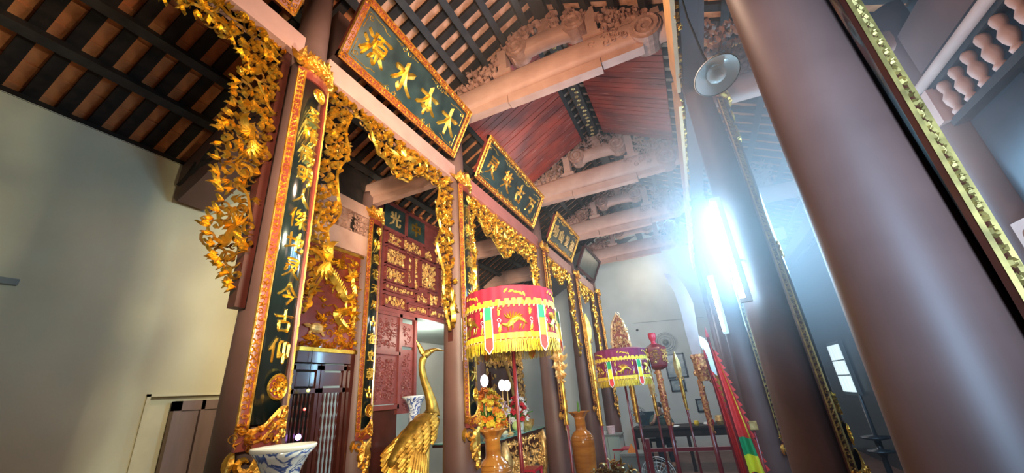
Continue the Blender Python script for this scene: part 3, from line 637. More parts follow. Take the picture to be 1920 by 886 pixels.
couplet(-3.24, 3.24, 'couplet board on the inner column between dragon panel and red screen', '精爽在天灵古在史朝古', 6, z0=1.34, z1=3.66, csize=.115, R0=.16)
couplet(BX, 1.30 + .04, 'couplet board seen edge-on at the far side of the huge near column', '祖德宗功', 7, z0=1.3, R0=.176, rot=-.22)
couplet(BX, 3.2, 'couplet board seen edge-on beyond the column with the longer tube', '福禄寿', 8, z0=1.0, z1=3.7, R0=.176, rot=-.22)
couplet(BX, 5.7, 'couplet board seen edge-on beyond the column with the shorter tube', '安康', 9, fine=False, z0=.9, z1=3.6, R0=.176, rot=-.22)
# ------------------------------------------------------------------ gilded openwork valances
def valance(poly, rim, label, rngs, frame, size=.062, birds=()):
    t = thing('gilded_valance', label, 'carved valance', (-2, (poly[0][0] + poly[1][0]) / 2, 3.8)); rng = random.Random(rngs)
    def wp(u, v, h): return (-1.965 + h, u, v)
    def wpb(u, v, h): return (-1.99 + h, u, v)
    q = MB()
    for b in frame: q.box(*b)
    q.build('frame', M['brownlac'], t)
    q = MB(); scatter(q, poly, size * 1.5, size * 1.2, wpb, .010, rng, mix=(.8, 1.0)); q.build('vine_carving', M['shadegold'], t, kind='stuff')
    q = MB(); fl = MB(); scatter(q, poly, size * 1.12, size * .92, wp, .022, rng, mix=(.45, .93), flowers=fl)
    q.build('leaf_carving', M['gold'], t, kind='stuff'); fl.build('blossom_carving', M['gold'], t, kind='stuff')
    vn = MB(); us_ = [p[0] for p in poly]; vz = [p[1] for p in poly]
    for k in range(26 if rngs == 21 else 9):
        for _ in range(30):
            p = (rng.uniform(min(us_), max(us_)), rng.uniform(min(vz), max(vz)))
            if inside(p, poly): break
        a = rng.uniform(0, 6.28); pts = [p]; cv = rng.uniform(-.5, .5)
        for i in range(12):
            a += cv; cv += rng.uniform(-.25, .25); p = (p[0] + .024 * math.cos(a), p[1] + .024 * math.sin(a))
            if not inside(p, poly): break
            pts.append(p)
        if len(pts) > 4: ribbon(vn, pts, [.0075 * (1 - .6 * i / len(pts)) for i in range(len(pts))], .014, wp, .03)
    vn.build('vine_stem', M['gold'], t, kind='stuff')
    q = MB(); r = smoothp(rim, 5 if rngs != 21 else 3); r2 = [(a + .006 * math.sin(i * 1.1), b + .006 * math.cos(i * 1.3)) for i, (a, b) in enumerate(r)]
    if rngs != 21: ribbon(q, r2, [.008 + .003 * math.sin(i * .9) for i in range(len(r2))], .02, wp, 0, True)
    else:
        for i, (a, b) in enumerate(r2):
            an = rng.uniform(2.4, 4.0) if b < 3.45 else -1.6 + rng.uniform(-.7, .7)
            for da in (-.5, 0, .5): leaf(q, a, b, .05 * rng.uniform(.7, 1.3), an + da, wp, .014, .01, bend=rng.uniform(-1, 1), wd=.16)
    q.build('gilt_rim' if rngs != 21 else 'leaf_fringe', M['gold'], t, kind=None if rngs != 21 else 'stuff')
    for (u, v, s, a) in birds:
        q = MB(); body = [(u, v), (u + s * .25 * math.cos(a), v + s * .25 * math.sin(a)), (u + s * .55 * math.cos(a + .2), v + s * .55 * math.sin(a + .2)), (u + s * .8 * math.cos(a + .1), v + s * .8 * math.sin(a + .1)), (u + s * .95 * math.cos(a - .05), v + s * .95 * math.sin(a - .05))]
        body = smoothp(body, 3); nb = len(body); ribbon(q, body, [s * .13 * max(.15, math.sin(PI * (i / nb * .8 + .1))) for i in range(nb)], .035, wp, .03)
        for k in range(5): leaf(q, u, v, s * (.8 - .08 * k), a + PI + (k - 2) * .28, wp, .012, .03 + .004 * k, bend=.7, wd=.09)
        for k in range(4): leaf(q, u + s * .3 * math.cos(a), v + s * .3 * math.sin(a), s * (.55 - .07 * k), a + PI / 2 + .35 * k, wp, .012, .045 - .004 * k, bend=-.6, wd=.13)
        q.build('phoenix_carving', M['gold'], t)
r0 = [(-.3, 3.60), (.30, 3.60), (.52, 3.54), (.70, 3.60), (.88, 3.55), (.94, 3.42), (.91, 3.28), (.93, 3.10), (.89, 2.98), (.93, 2.74), (.965, 2.60), (.945, 2.45), (.99, 2.34), (1.04, 2.28), (1.10, 2.19)]
valance([(-.3, 3.80), (1.125, 3.80), (1.125, 2.20)] + r0[::-1], r0, 'gilded openwork valance with trailing vines, cut off at the top left corner', 21, [(-2.02, -1.975, -.3, 1.18, 3.775, 3.80), (-2.02, -1.96, 1.125, 1.175, 2.10, 3.80)], .056, birds=[(1.03, 3.00, .15, 2.0), (1.03, 2.48, .13, -1.9), (.60, 3.68, .13, .3)])
# drop pendant at the foot of the near valance
r1 = [(1.50, 2.12), (1.56, 2.28), (1.63, 2.50), (1.60, 2.66), (1.68, 2.85), (1.62, 3.08), (1.70, 3.30), (1.66, 3.52), (1.74, 3.68), (1.84, 3.69), (1.93, 3.60), (1.99, 3.50), (2.12, 3.47), (2.24, 3.40), (2.36, 3.42), (2.45, 3.52), (2.58, 3.60), (2.74, 3.62), (2.85, 3.58), (2.80, 3.34), (2.86, 3.12), (2.79, 2.98), (2.90, 2.72), (2.90, 2.5), (2.95, 2.30), (3.0, 2.18)]
valance([(1.47, 2.10), (1.47, 3.80), (3.05, 3.80), (3.05, 2.18)] + r1[::-1], r1, 'gilded openwork valance hanging below the large four-character plaque', 22, [(-2.02, -1.975, 1.45, 3.06, 3.775, 3.80), (-2.02, -1.975, 3.05, 3.075, 2.1, 3.8), (-2.02, -1.975, 1.45, 1.47, 2.1, 3.8)], .052, birds=[(2.22, 3.58, .20, .3), (1.60, 2.45, .16, 1.3), (2.98, 2.42, .18, -1.5)])
def shift(poly, a0, a1, b0, b1): return [(b0 + (p[0] - a0) * (b1 - b0) / (a1 - a0), p[1]) for p in poly]
r2 = [(3.42, 1.9), (3.46, 2.3), (3.50, 2.6), (3.47, 2.83), (3.53, 3.1), (3.47, 3.3), (3.52, 3.56), (3.64, 3.57), (3.80, 3.42), (3.98, 3.42), (4.12, 3.33), (4.28, 3.26), (4.44, 3.30), (4.60, 3.45), (4.80, 3.47), (5.02, 3.46), (5.24, 3.42), (5.28, 3.15), (5.34, 2.9), (5.32, 2.6), (5.42, 2.3)]
valance([(3.36, 1.9), (3.36, 3.80), (5.52, 3.80), (5.52, 2.3)] + r2[::-1], r2, 'gilded openwork valance above the altar table, under the second plaque', 23, [(-2.02, -1.975, 3.34, 5.54, 3.775, 3.80)], .056, birds=[(4.25, 3.5, .22, .2), (3.43, 2.75, .18, 1.4)])
r3 = shift(r1, 1.47, 3.05, 5.86, 7.46)
valance([(5.86, 2.10), (5.86, 3.80), (7.46, 3.80), (7.46, 2.18)] + r3[::-1], r3, 'gilded openwork valance under the third plaque', 24, [(-2.02, -1.975, 5.84, 7.48, 3.775, 3.80)], .066)
r4 = shift(r1, 1.47, 3.05, 7.74, 9.36)
valance([(7.74, 2.10), (7.74, 3.80), (9.36, 3.80), (9.36, 2.18)] + r4[::-1], r4, 'farthest gilded openwork valance, under the faded plaque', 25, [(-2.02, -1.975, 7.72, 9.38, 3.775, 3.80)], .075)
# ------------------------------------------------------------------ dragon panel, lattice doors, red screen
XW = -3.2
t = thing('dragon_relief', 'red panel with gilded dragons, clouds and turtle above the lattice doors', 'carved panel', (XW, 2.8, 2.2))
bx('panel_board', M['redlac'], t, XW - .04, XW, 2.42, 3.12, 2.15, 3.17)
bx('gilt_top_rail', M['gold'], t, XW - .02, XW + .03, 2.42, 3.14, 3.155, 3.185); bx('gilt_bottom_rail', M['gold'], t, XW - .02, XW + .045, 2.42, 3.14, 2.115, 2.15)
wpd = lambda u, v, h: (XW + h, u, v)
def dragon(q, pts, w, seed):
    rng = random.Random(seed); p = smoothp(pts, 6); n = len(p); ws = [w * (.25 + .75 * math.sin(PI * min(1, i / n * .85 + .1))) for i in range(n)]
    ribbon(q, p, ws, .035, wpd, .012)
    for i in range(1, n - 1, 1):
        a = math.atan2(p[i + 1][1] - p[i - 1][1], p[i + 1][0] - p[i - 1][0]); leaf(q, p[i][0], p[i][1], ws[i] * 2.1, a + PI / 2 + .5, wpd, .012, .022, n=3, bend=.3, wd=.2)
        if i % 7 == 3:
            for s in (-1,): leaf(q, p[i][0], p[i][1], w * 3, a - PI / 2, wpd, .016, .02, bend=.9, wd=.12); curl(q, p[i][0] + .02, p[i][1] - w * 2.6, w * .6, 0, 1, wpd, .014, .02)
    hx, hy = p[-1]
    for k in range(9): leaf(q, hx, hy, w * rng.uniform(1.8, 3.2), k * .7, wpd, .02, .03, bend=rng.uniform(-1, 1), wd=.16)
    curl(q, hx, hy, w * 1.1, 0, 1, wpd, .03, .04)
q = MB(); dragon(q, [(2.44, 2.62), (2.55, 2.86), (2.68, 2.88), (2.80, 2.78), (2.92, 2.66), (3.02, 2.74), (2.96, 2.92)], .042, 1); q.build('dragon_carving', M['gold'], t)
q = MB(); dragon(q, [(3.08, 2.62), (2.92, 2.56), (2.80, 2.50), (2.90, 2.38), (3.02, 2.36), (3.02, 2.52)], .03, 2); q.build('dragon_carving', M['gold'], t)
q = MB(); dragon(q, [(2.44, 3.05), (2.56, 3.06), (2.66, 3.0), (2.78, 3.03)], .026, 3); q.build('dragon_carving', M['gold'], t)
q = MB(); rr = random.Random(4)
for k in range(60):
    u, v = rr.uniform(2.45, 3.09), rr.uniform(2.22, 3.13); s = rr.uniform(.025, .045)
    curl(q, u, v, s, rr.uniform(0, 6), rr.choice((-1, 1)), wpd, .012, .006); leaf(q, u + s, v, s * 3, rr.choice((0, PI)) + rr.uniform(-.3, .3), wpd, .01, .004, bend=rr.uniform(-.9, .9), wd=.1)
q.build('cloud_carving', M['gold'], t, kind='stuff')
q = MB(); q.ball((XW + .01, 2.60, 2.33), .03, .075, .05, 12, 8)
for k in range(4): leaf(q, 2.60 + (-.06, .06, -.05, .05)[k], 2.31, .06, (-PI / 2 - .4, -PI / 2 + .4, -2.2, -.9)[k], wpd, .014, .01)
leaf(q, 2.54, 2.34, .09, PI * .9, wpd, .02, .012); q.build('turtle_carving', M['palegold'], t, smooth=False)
q = MB(); rr = random.Random(9); scatter(q, [(2.43, 2.155), (3.11, 2.155), (3.11, 2.23), (2.43, 2.21)], .05, .055, wpd, .02, rr); q.build('wave_carving', M['gold'], t, kind='stuff')
t = thing('carved_bracket_frieze', 'pale pink carved frieze and rail above the dragon panel', 'frieze', (XW, 2.8, 3.3))
bx('rail', M['beam'], t, XW - .05, XW + .05, 2.42, 3.16, 3.19, 3.42); bx('rail', M['beam'], t, XW - .06, XW + .06, 2.42, 3.16, 3.66, 3.80)
for a, b in ((2.42, 2.58), (2.70, 2.86), (3.0, 3.14)): bx('frieze_block', M['carved'], t, XW - .05, XW + .04, a, b, 3.42, 3.66)
q = MB(); rr = random.Random(14); scatter(q, [(2.43, 3.43), (3.12, 3.43), (3.12, 3.65), (2.43, 3.65)], .07, .06, lambda u, v, h: (XW + .045 + h, u, v), .014, rr, back=False, mix=(.7, 1)); q.build('scroll_carving', M['carved'], t, kind='stuff')
bx('back_board', M['darkwood'], t, XW - .06, XW - .05, 2.42, 3.16, 3.42, 4.3)
t = thing('lattice_doors', 'dark red double doors with turned spindles, below the dragon panel', 'door', (XW, 2.8, 0))
bx('door_frame', M['brownlac'], t, XW - .06, XW + .03, 2.42, 3.16, 2.02, 2.115); bx('door_frame', M['brownlac'], t, XW - .06, XW + .03, 3.03, 3.16, 0, 2.02)
for j, (a, b) in enumerate(((2.42, 2.71), (2.72, 3.02))):
    lf = bx('door_leaf', M['brownlac'], t, XW - .05, XW - .02, a, b, 0, .95)
    q = MB(); q.box(XW - .05, XW - .01, a, a + .035, .95, 2.0); q.box(XW - .05, XW - .01, b - .035, b, .95, 2.0); q.box(XW - .05, XW - .01, a, b, 1.96, 2.01); q.box(XW - .05, XW - .01, a, b, 1.76, 1.80); q.box(XW - .05, XW - .01, a, b, .93, 1.0); q.build('leaf_frame', M['brownlac'], lf)
    bx('upper_panel', M['brownlac'], lf, XW - .04, XW - .025, a + .045, b - .045, 1.82, 1.94)
    for k in range(5):
        y = a + .065 + k * (b - a - .13) / 4; q = MB(); q.lathe([(.006 + .005 * abs(math.sin(z * 34)), z) for z in [1.0 + i * .0317 for i in range(25)]], (XW - .03, y), 8); q.build('spindle', M['brownlac'], lf)
bx('interior_shade', M['dark'], t, XW - .5, XW - .48, 2.42, 3.16, 0, 2.1)  # near-black sheet standing in for the shade behind the spindles
t = thing('light_string', 'string of tiny coloured lamps hanging by the lattice doors, purple and red', 'light string', (XW + .06, 2.5, 2.0))
q = MB(); q.tube([(XW + .05, 2.55, 2.12), (XW + .06, 2.545, 1.8), (XW + .06, 2.53, 1.62), (XW + .06, 2.50, 1.42), (XW + .06, 2.50, 1.25)], .003, 5); q.build('cord', M['dark'], t)
for mt, y, z, r in (('ledpurple', 2.50, 1.42, .024), ('ledred', 2.53, 1.63, .012), ('ledgreen', 2.545, 1.78, .015), ('ledpurple', 2.50, 1.31, .015)):
    q = MB(); q.ball((XW + .06, y, z), r); q.build('lamp_bulb', M[mt], t)
# red screen with gold panels
XS = -3.42
t = thing('altar_screen', 'red altar screen of framed gilded reliefs with two character panels on top', 'screen', (XS, 4.3, 1.6))
wps = lambda u, v, h: (XS + h, u, v)
bx('screen_board', M['screenred'], t, XS - .06, XS - .02, 3.38, 5.45, 2.72, 4.35)
cells = [(3.72, 4.02, 3.62, 3.80), (4.05, 4.50, 3.62, 3.80), (4.53, 4.78, 3.62, 3.80), (3.72, 4.12, 3.34, 3.58), (4.30, 4.40, 3.10, 3.58), (4.16, 4.26, 3.10, 3.58), (4.46, 4.85, 3.16, 3.58), (3.72, 4.12, 3.10, 3.31), (3.72, 4.32, 2.97, 3.07), (4.36, 4.62, 2.92, 3.05), (4.66, 4.9, 2.92, 3.12), (3.72, 4.14, 2.76, 2.93), (4.18, 4.62, 2.76, 2.88), (4.66, 5.1, 2.76, 2.88), (4.82, 5.4, 3.62, 3.80), (4.95, 5.4, 2.95, 3.58)]
rr = random.Random(77)
for a, b, c0, c1 in cells:
    q = MB()
    for x in ((a, a + .012, c0, c1), (b - .012, b, c0, c1), (a, b, c0, c0 + .012), (a, b, c1 - .012, c1)): q.box(XS - .02, XS + .02, x[0], x[1], x[2], x[3])
    f = q.build('cell_frame', M['screenred'], t)
    q = MB(); scatter(q, [(a + .03, c0 + .03), (b - .03, c0 + .03), (b - .03, c1 - .03), (a + .03, c1 - .03)], .045, .05, wps, .016, rr, back=False, h0=-.012); q.build('gilt_relief', M['palegold'], f, kind='stuff')
for a, b, ch, ml in ((3.66, 4.08, '光', 'palegold'), (4.12, 4.55, '中', 'gold')):
    p = bx('character_panel', M['plaque'], t, XS - .02, XS + .005, a, b, 3.84, 4.20); q = MB(); glyph(q, ch, (a + b) / 2, 4.02, .22, lambda u, v, h: (XS + .008 + h, u, v), .012); q.build('gold_character', M[ml], p)
bx('divider', M['screenred'], t, XS - .02, XS + .03, 4.08, 4.12, 3.82, 4.22)
bx('top_rail', M['screenred'], t, XS - .02, XS + .03, 3.55, 5.45, 3.80, 3.84); bx('top_rail', M['screenred'], t, XS - .02, XS + .03, 3.55, 5.45, 2.70, 2.75); bx('top_rail', M['screenred'], t, XS - .02, XS + .03, 3.55, 5.45, 4.20, 4.24)
q = MB(); scatter(q, [(3.6, 4.26), (5.4, 4.26), (5.4, 4.36), (3.6, 4.36)], .06, .06, wps, .016, rr, back=False); q.build('frieze_carving', M['redgold'], t, kind='stuff')
for a, b, c0, c1 in ((3.60, 4.02, 2.22, 2.66), (3.60, 4.02, 1.62, 2.18), (4.08, 4.32, 2.30, 2.60), (4.08, 4.32, 1.5, 2.26)):
    p = bx('lower_panel', M['screenred'], t, XS - .03, XS - .005, a, b, c0, c1)
    q = MB(); scatter(q, [(a + .04, c0 + .04), (b - .04, c0 + .04), (b - .04, c1 - .04), (a + .04, c1 - .04)], .06, .06, lambda u, v, h: (XS - .003 + h, u, v), .005, rr, back=False, mix=(.6, 1)); q.build('low_relief', M['screenred'], p, kind='stuff')
q = MB()
for a, b, c0, c1 in ((3.56, 3.60, 1.5, 2.7), (4.02, 4.07, 1.5, 2.7), (4.33, 4.38, 1.5, 2.7), (3.56, 4.38, 2.66, 2.70), (3.56, 4.05, 2.18, 2.22), (3.56, 4.05, 1.56, 1.61)): q.box(XS - .03, XS + .02, a, b, c0, c1)
q.build('stile', M['screenred'], t); bx('lower_board', M['brownlac'], t, XS - .05, XS - .02, 3.56, 4.06, 0, 1.56)
t = thing('ceiling_lamp', 'round white lamp glowing in the back room behind the red screen', 'lamp', (-4.0, 5.35, 2.8)); q = MB(); q.lathe([(.02, 2.75), (.10, 2.77), (.12, 2.80), (.12, 2.82)], (-4.0, 5.35), 20); q.build('diffuser', M['lit'], t, smooth=True)
# ------------------------------------------------------------------ tubes, lamp, haze
def lit_tube(x, y, z0, z1, label, e):
    t = thing('fluorescent_tube', label, 'tube light', (x, y, z0))
    q = MB(); q.tube([(x, y, z0 + .03), (x, y, z1 - .03)], .016, 12); q.build('glass_tube', M['tube'], t, smooth=True)
    bx('fitting', M['white'], t, x + .018, x + .055, y - .02, y + .02, z0, z1)
    q = MB(); q.tube([(x + .04, y, z0 + .3), (x + .12, y + .14, z0 + .3)], .008, 6); q.build('arm', M['white'], t)
    for a in (z0, z1 - .03): bx('end_cap', M['white'], t, x - .018, x + .03, y - .018, y + .018, a, a + .03)
lit_tube(.365, 2.98, 2.05, 2.83, 'longer lit fluorescent tube upright on the near eastern column', 1)
lit_tube(.385, 5.62, 2.10, 2.86, 'shorter lit fluorescent tube upright on a column farther back', 1)
t = thing('enamel_lamp', 'white enamel disc lampshade hanging beside the eastern column', 'lamp', (.44, 1.95, 3.09))
tl = Vector((.16, -.32, -1)).normalized(); cx = tl.cross(Vector((0, 1, 0))).normalized(); cy = tl.cross(cx)
def lw(r, a, h): return tuple(Vector((.44, 1.95, 3.09)) + cx * r * math.cos(a) + cy * r * math.sin(a) - tl * h)
q = MB(); prof = [(.118, 0), (.120, .006), (.09, .035), (.05, .05), (.03, .055), (.03, .052), (.05, .045), (.088, .028), (.114, .002)]; vs = []; fs = []; n = 32
for r, h in prof: vs += [lw(r, 2 * PI * k / n, h) for k in range(n)]
for i in range(len(prof) - 1):
    for k in range(n): fs.append((i * n + k, i * n + (k + 1) % n, (i + 1) * n + (k + 1) % n, (i + 1) * n + k))
q.add(vs, fs); q.build('shade', M['white'], t, smooth=True)
q = MB(); q.tube([lw(0, 0, -.02), lw(0, 0, .0), lw(0, 0, .03), lw(0, 0, .05)], [.02, .046, .046, .03], 16); q.build('bulb', M['white'], t, smooth=True)
q = MB(); q.tube([lw(0, 0, .05), (.42, 2.0, 3.3), (.43, 2.1, 3.7), (.45, 2.15, 4.0)], .006, 6); q.build('cord', M['dark'], t)
# ------------------------------------------------------------------ eastern aisle: transom with balusters, lintel, panels
t = thing('baluster_transom', 'transom of turned pale balusters under a long rail, upper right', 'transom', (1.84, 2.2, 3.3))
q = MB(); q.tube([(1.82, -1.2, 3.335), (1.82, 3.22, 3.335)], .035, 10); q.build('rail', M['beam'], t, smooth=True)
bx('back_rail', M['darkwood'], t, 1.84, 1.92, -1.2, 3.1, 3.27, 3.34); bx('back_rail', M['darkwood'], t, 1.84, 1.92, -1.2, 3.1, 2.98, 3.03)
bp = None
for k in range(24):
    y = 3.02 - k * .135
    if bp is None:
        q = MB(); q.lathe([(.030, 3.03), (.034, 3.05), (.020, 3.07), (.036, 3.11), (.040, 3.15), (.022, 3.19), (.032, 3.22), (.034, 3.25), (.024, 3.27)], (1.86, y), 12); bp = q.build('baluster', M['beam'], t, smooth=True, origin=(1.86, y, 3.15))
    else: inst(bp, t, (1.86, y, 3.15))
bx('end_block', M['beam'], t, 1.80, 1.90, 3.08, 3.17, 3.02, 3.28)
t = thing('aisle_lintel', 'dark lintel above the baluster transom', 'beam', (1.9, 1, 3.5)); bx('beam_body', M['column'], t, 1.84, 1.98, -1.6, 3.1, 3.42, 3.78)
bx('beam_body', M['column'], t, 1.84, 1.98, 3.3, 9.5, 3.42, 3.6)
o = thing('panel_wall', 'dark glossy boarded partition below the baluster transom', 'partition', (1.92, 0, 0))
for k in range(9): bx('panel', M['darkpanel'], o, 1.90, 1.94, -1.2 + k * .475, -1.2 + (k + 1) * .475 - .012, 0, 2.97)
struct('wall_east', M['darkpanel'], 2.56, 2.7, -2.6, 11.9, 0, 3.9)
t = thing('carved_rail', 'pale pink carved rail end at the right edge of the picture', 'rail', (1.84, 2.6, 2.2))
bx('rail', M['beam'], t, 1.80, 1.90, 2.2, 3.07, 2.10, 2.28)
q = MB()
for k in range(5): curl(q, 2.25 + k * .18, 2.19, .06, k, 1, lambda u, v, h: (1.80 - h, u, v), .01, 0, False)
q.build('scroll_carving', M['carved'], t)
wn = struct_root('window_1', (2.5, 9.6, 1.1))
bx('window_frame', M['bars'], wn, 2.50, 2.56, 9.50, 10.30, 1.10, 2.08)
for k in range(4): bx('pane', M['windowlit'], wn, 2.48, 2.50, 9.54 + k * .19, 9.54 + k * .19 + .15, 1.16, 2.02)
for z in (1.45, 1.72): bx('bar', M['bars'], wn, 2.46, 2.485, 9.5, 10.3, z, z + .02)
t = thing('bronze_lamp_stand', 'dark bronze stand with two saucers at the bottom, beyond the near column', 'stand', (1.5, 5.6, 0))
q = MB(); q.lathe([(.10, .3), (.03, .4), (.025, .7), (.05, .74), (.12, .755), (.12, .77), (.03, .78), (.03, .86), (.13, .885), (.13, .90), (.02, .91), (.015, 1.3), (.0, 1.32)], (1.52, 5.75), 20); q.lathe([(.15, 0), (.14, .2), (.10, .3)], (1.52, 5.75), 20); q.build('stand_body', M['dark'], t, smooth=True)
# ------------------------------------------------------------------ parasols
def parasol(cx, cy, zt, r, label, cloth, px, py):
    t = thing('ceremonial_parasol', label, 'parasol', (cx, cy, 0)); s = r / .31
    def wp(u, v, h): a = u / r; return (cx + (r + h) * math.cos(a), cy + (r + h) * math.sin(a), zt - v * s)
    pl = lambda a, z: 1 + .008 * math.sin(28 * a)
    q = MB(); q.tube([(cx, cy, 0), (cx, cy, zt - .02)], .013, 12); q.build('pole', M['poles'], t, smooth=True)
    q = MB(); q.lathe([(.0, zt + .045 * s), (.05, zt + .035 * s), (r * .8, zt + .02 * s), (r, zt - .0)], (cx, cy), 72, cap=False); q.lathe([(r, zt), (r * 1.01, zt - .10 * s)], (cx, cy), 144, wob=pl, cap=False); q.build('canopy', cloth, t, smooth=True)
    q = MB(); q.lathe([(r * 1.012, zt - .085 * s), (r * 1.02, zt - .125 * s)], (cx, cy), 144, wob=lambda a, z: 1 + .012 * math.sin(40 * a), cap=False); q.build('gold_band', M['yellow'], t, smooth=True)
    q = MB(); q.lathe([(r, zt - .09 * s), (r * .995, zt - .20 * s), (r, zt - .34 * s)], (cx, cy), 144, wob=pl, cap=False); q.build('drum_cloth', cloth, t, smooth=True)
    q = MB(); q.lathe([(r * 1.015, zt - .30 * s), (r * 1.03, zt - .335 * s)], (cx, cy), 144, wob=lambda a, z: 1 + .012 * math.sin(40 * a), cap=False); q.build('gold_band', M['yellow'], t, smooth=True)
    q = MB(); rng = random.Random(3)
    for vv in (.128, .338):
        for k in range(60): u = 2 * PI * r * k / 60; leaf(q, u, vv - .004, .022, PI / 2 + .3, wp, .004, .012, n=4, wd=.3)
    q.build('braid', M['palegold'], t, kind='stuff')
    q = MB(); n = 300
    for k in range(n):
        a = 2 * PI * k / n + rng.uniform(-.004, .004); r1 = r * 1.028; r2 = r * 1.028 + rng.uniform(-.006, .01); da = .0085; z1 = zt - .34 * s; z2 = zt - (.415 + rng.uniform(-.006, .006)) * s
        q.add([(cx + r1 * math.cos(a - da), cy + r1 * math.sin(a - da), z1), (cx + r1 * math.cos(a + da), cy + r1 * math.sin(a + da), z1), (cx + r2 * math.cos(a + da * .7), cy + r2 * math.sin(a + da * .7), z2), (cx + r2 * math.cos(a - da * .7), cy + r2 * math.sin(a - da * .7), z2)], [(0, 1, 2, 3)])
    q.build('fringe', M['yellow'], t, kind='stuff')
    base = math.atan2(-cy, -cx)                     # the side that faces the room's middle
    for k in range(6):
        a0 = base + .62 + k * PI / 3; u0 = a0 * r
        st = None
        for j, (v0, v1, mm) in enumerate(((.135, .215, M['green']), (.215, .325, M['lemon']), (.325, .385, M['redsilk']))):
            q = MB(); q.add([wp(u0 - .022, v0, .028), wp(u0 + .022, v0, .028), wp(u0 + .024, v1, .034), wp(u0 - .024, v1, .034)] + ([wp(u0, v1 + .03, .034)] if j == 2 else []), [(0, 1, 2, 3)] + ([(3, 2, 4)] if j == 2 else []))
            o = q.build('streamer' if j == 0 else 'streamer_panel', mm, t if j == 0 else st)
            if j == 0: st = o
        q = MB()
        for sd in (-1, 1): ribbon(q, [(u0 + sd * .024, .135), (u0 + sd * .026, .385), (u0, .42)], [.0035] * 3, .002, wp, .034, False)
        q.build('streamer_edge', M['whitesilk'], st)
        # embroidered motif between the streamers
        uc = u0 - PI * r / 6; q = MB()
        body = smoothp([(uc + .07, .25), (uc + .03, .215), (uc - .01, .225), (uc - .05, .255), (uc - .085, .245)], 3)
        ribbon(q, body, [.017 * max(.3, math.sin(PI * (i + 1) / (len(body) + 1))) for i in range(len(body))], .005, wp, .006, False)
        for dx in (-.05, -.02, .03, .055): leaf(q, uc + dx, .245, .045, PI / 2 + dx * 4, wp, .004, .006, False, wd=.13)
        for j in range(7): leaf(q, uc - .04 + j * .008, .215, .05, -PI / 2 + (j - 3) * .3, wp, .004, .007, False, wd=.1)
        q.build('embroidered_beast', M['gold'], t)
        q = MB()
        for sd in (-1, 1):
            for vv in (.155, .285): curl(q, uc + sd * .10, vv, .014, 0, sd, wp, .003, .006, False); leaf(q, uc + sd * .10, vv, .04, PI / 2 if vv < .2 else -PI / 2, wp, .003, .006, False)
        for j in range(5): leaf(q, uc - .06 + .03 * j, .045, .035, (j - 2) * .5, wp, .003, .006, False, wd=.2)
        q.build('embroidered_scroll', M['yellow'], t, kind='stuff')
        q = MB()
        for sd in (-1, 1): curl(q, uc + sd * .105, .22, .016, 1, sd, wp, .003, .006, False); leaf(q, uc + sd * .105, .235, .03, PI / 2, wp, .003, .006, False)
        q.build('embroidered_emblem', M['pinkp'], t)
parasol(-1.13, 2.50, 2.26, .31, 'large crimson drum parasol with gold fringe in front of the altar bay', M['crimson'], 0, 0)
parasol(-.87, 5.15, 2.01, .31, 'smaller-looking maroon drum parasol behind the gilded fan standard', M['purple'], 0, 0)
# ------------------------------------------------------------------ vases
def amber_vase(cx, cy, label):
    t = thing('amber_vase', label, 'vase', (cx, cy, 0))
    q = MB(); q.lathe([(.10, 0), (.12, .05), (.14, .3), (.165, .6), (.178, .85), (.170, .93), (.125, 1.0), (.085, 1.03), (.080, 1.06), (.080, 1.18), (.09, 1.22)], (cx, cy), 40); q.build('vase_body', M['orangevase'], t, smooth=True)
    q = MB()
    for z, r in ((.90, .178), (.935, .171), (.97, .152)): q.lathe([(r - .004, z - .006), (r + .004, z), (r - .004, z + .006)], (cx, cy), 40, cap=False)
    q.build('turned_ring', M['orangevase'], t, smooth=True)
    wob = lambda a, z: 1 + max(0, (z - 1.2)) * 1.6 * (.5 + math.sin(6 * a)) 
    q = MB(); q.lathe([(.088, 1.21), (.10, 1.25), (.135, 1.285), (.150, 1.29), (.13, 1.275), (.085, 1.22)], (cx, cy), 60, wob=wob, cap=False); q.build('ruffled_rim', M['orangevase'], t, smooth=True)
amber_vase(-2.13, 4.02, 'amber turned vase with ruffled rim directly under the crimson parasol')
amber_vase(-1.86, 6.42, 'amber turned vase holding a green candle, right of the altar table')
q = MB(); q.tube([(-1.86, 6.42, 1.2), (-1.86, 6.42, 1.40), (-1.86, 6.42, 1.44)], [.018, .016, .004], 10); o = q.build('candle', M['leafgreen']); tag(o, 'pale green candle standing in the farther amber vase', 'candle')
def blue_vase(cx, cy, zt, r, label, base=0.0):
    t = thing('porcelain_vase', label, 'vase', (cx, cy, base)); h = zt - base
    P = [(.45, 0), (.5, .03), (.42, .15), (.55, .35), (.78, .55), (.80, .62), (.62, .72), (.46, .78), (.42, .86), (.47, .91), (.62, .95), (.80, .976), (1.0, .994)]
    q = MB(); q.lathe([(r * a, base + h * b) for a, b in P], (cx, cy), 48); q.build('vase_body', M['porcelain'], t, smooth=True)
    q = MB(); q.lathe([(r * .99, zt - .008 * h), (r * 1.03, zt - .002), (r * 1.0, zt + .004), (r * .9, zt - .01)], (cx, cy), 48, cap=False); q.build('rim', M['white'], t, smooth=True)
blue_vase(-1.53, 1.162, 1.486, .113, 'large blue and white flared porcelain vase below the large couplet board')
blue_vase(-3.02, 3.86, 1.68, .14, 'dim blue and white vase behind the gilded crane', .3)
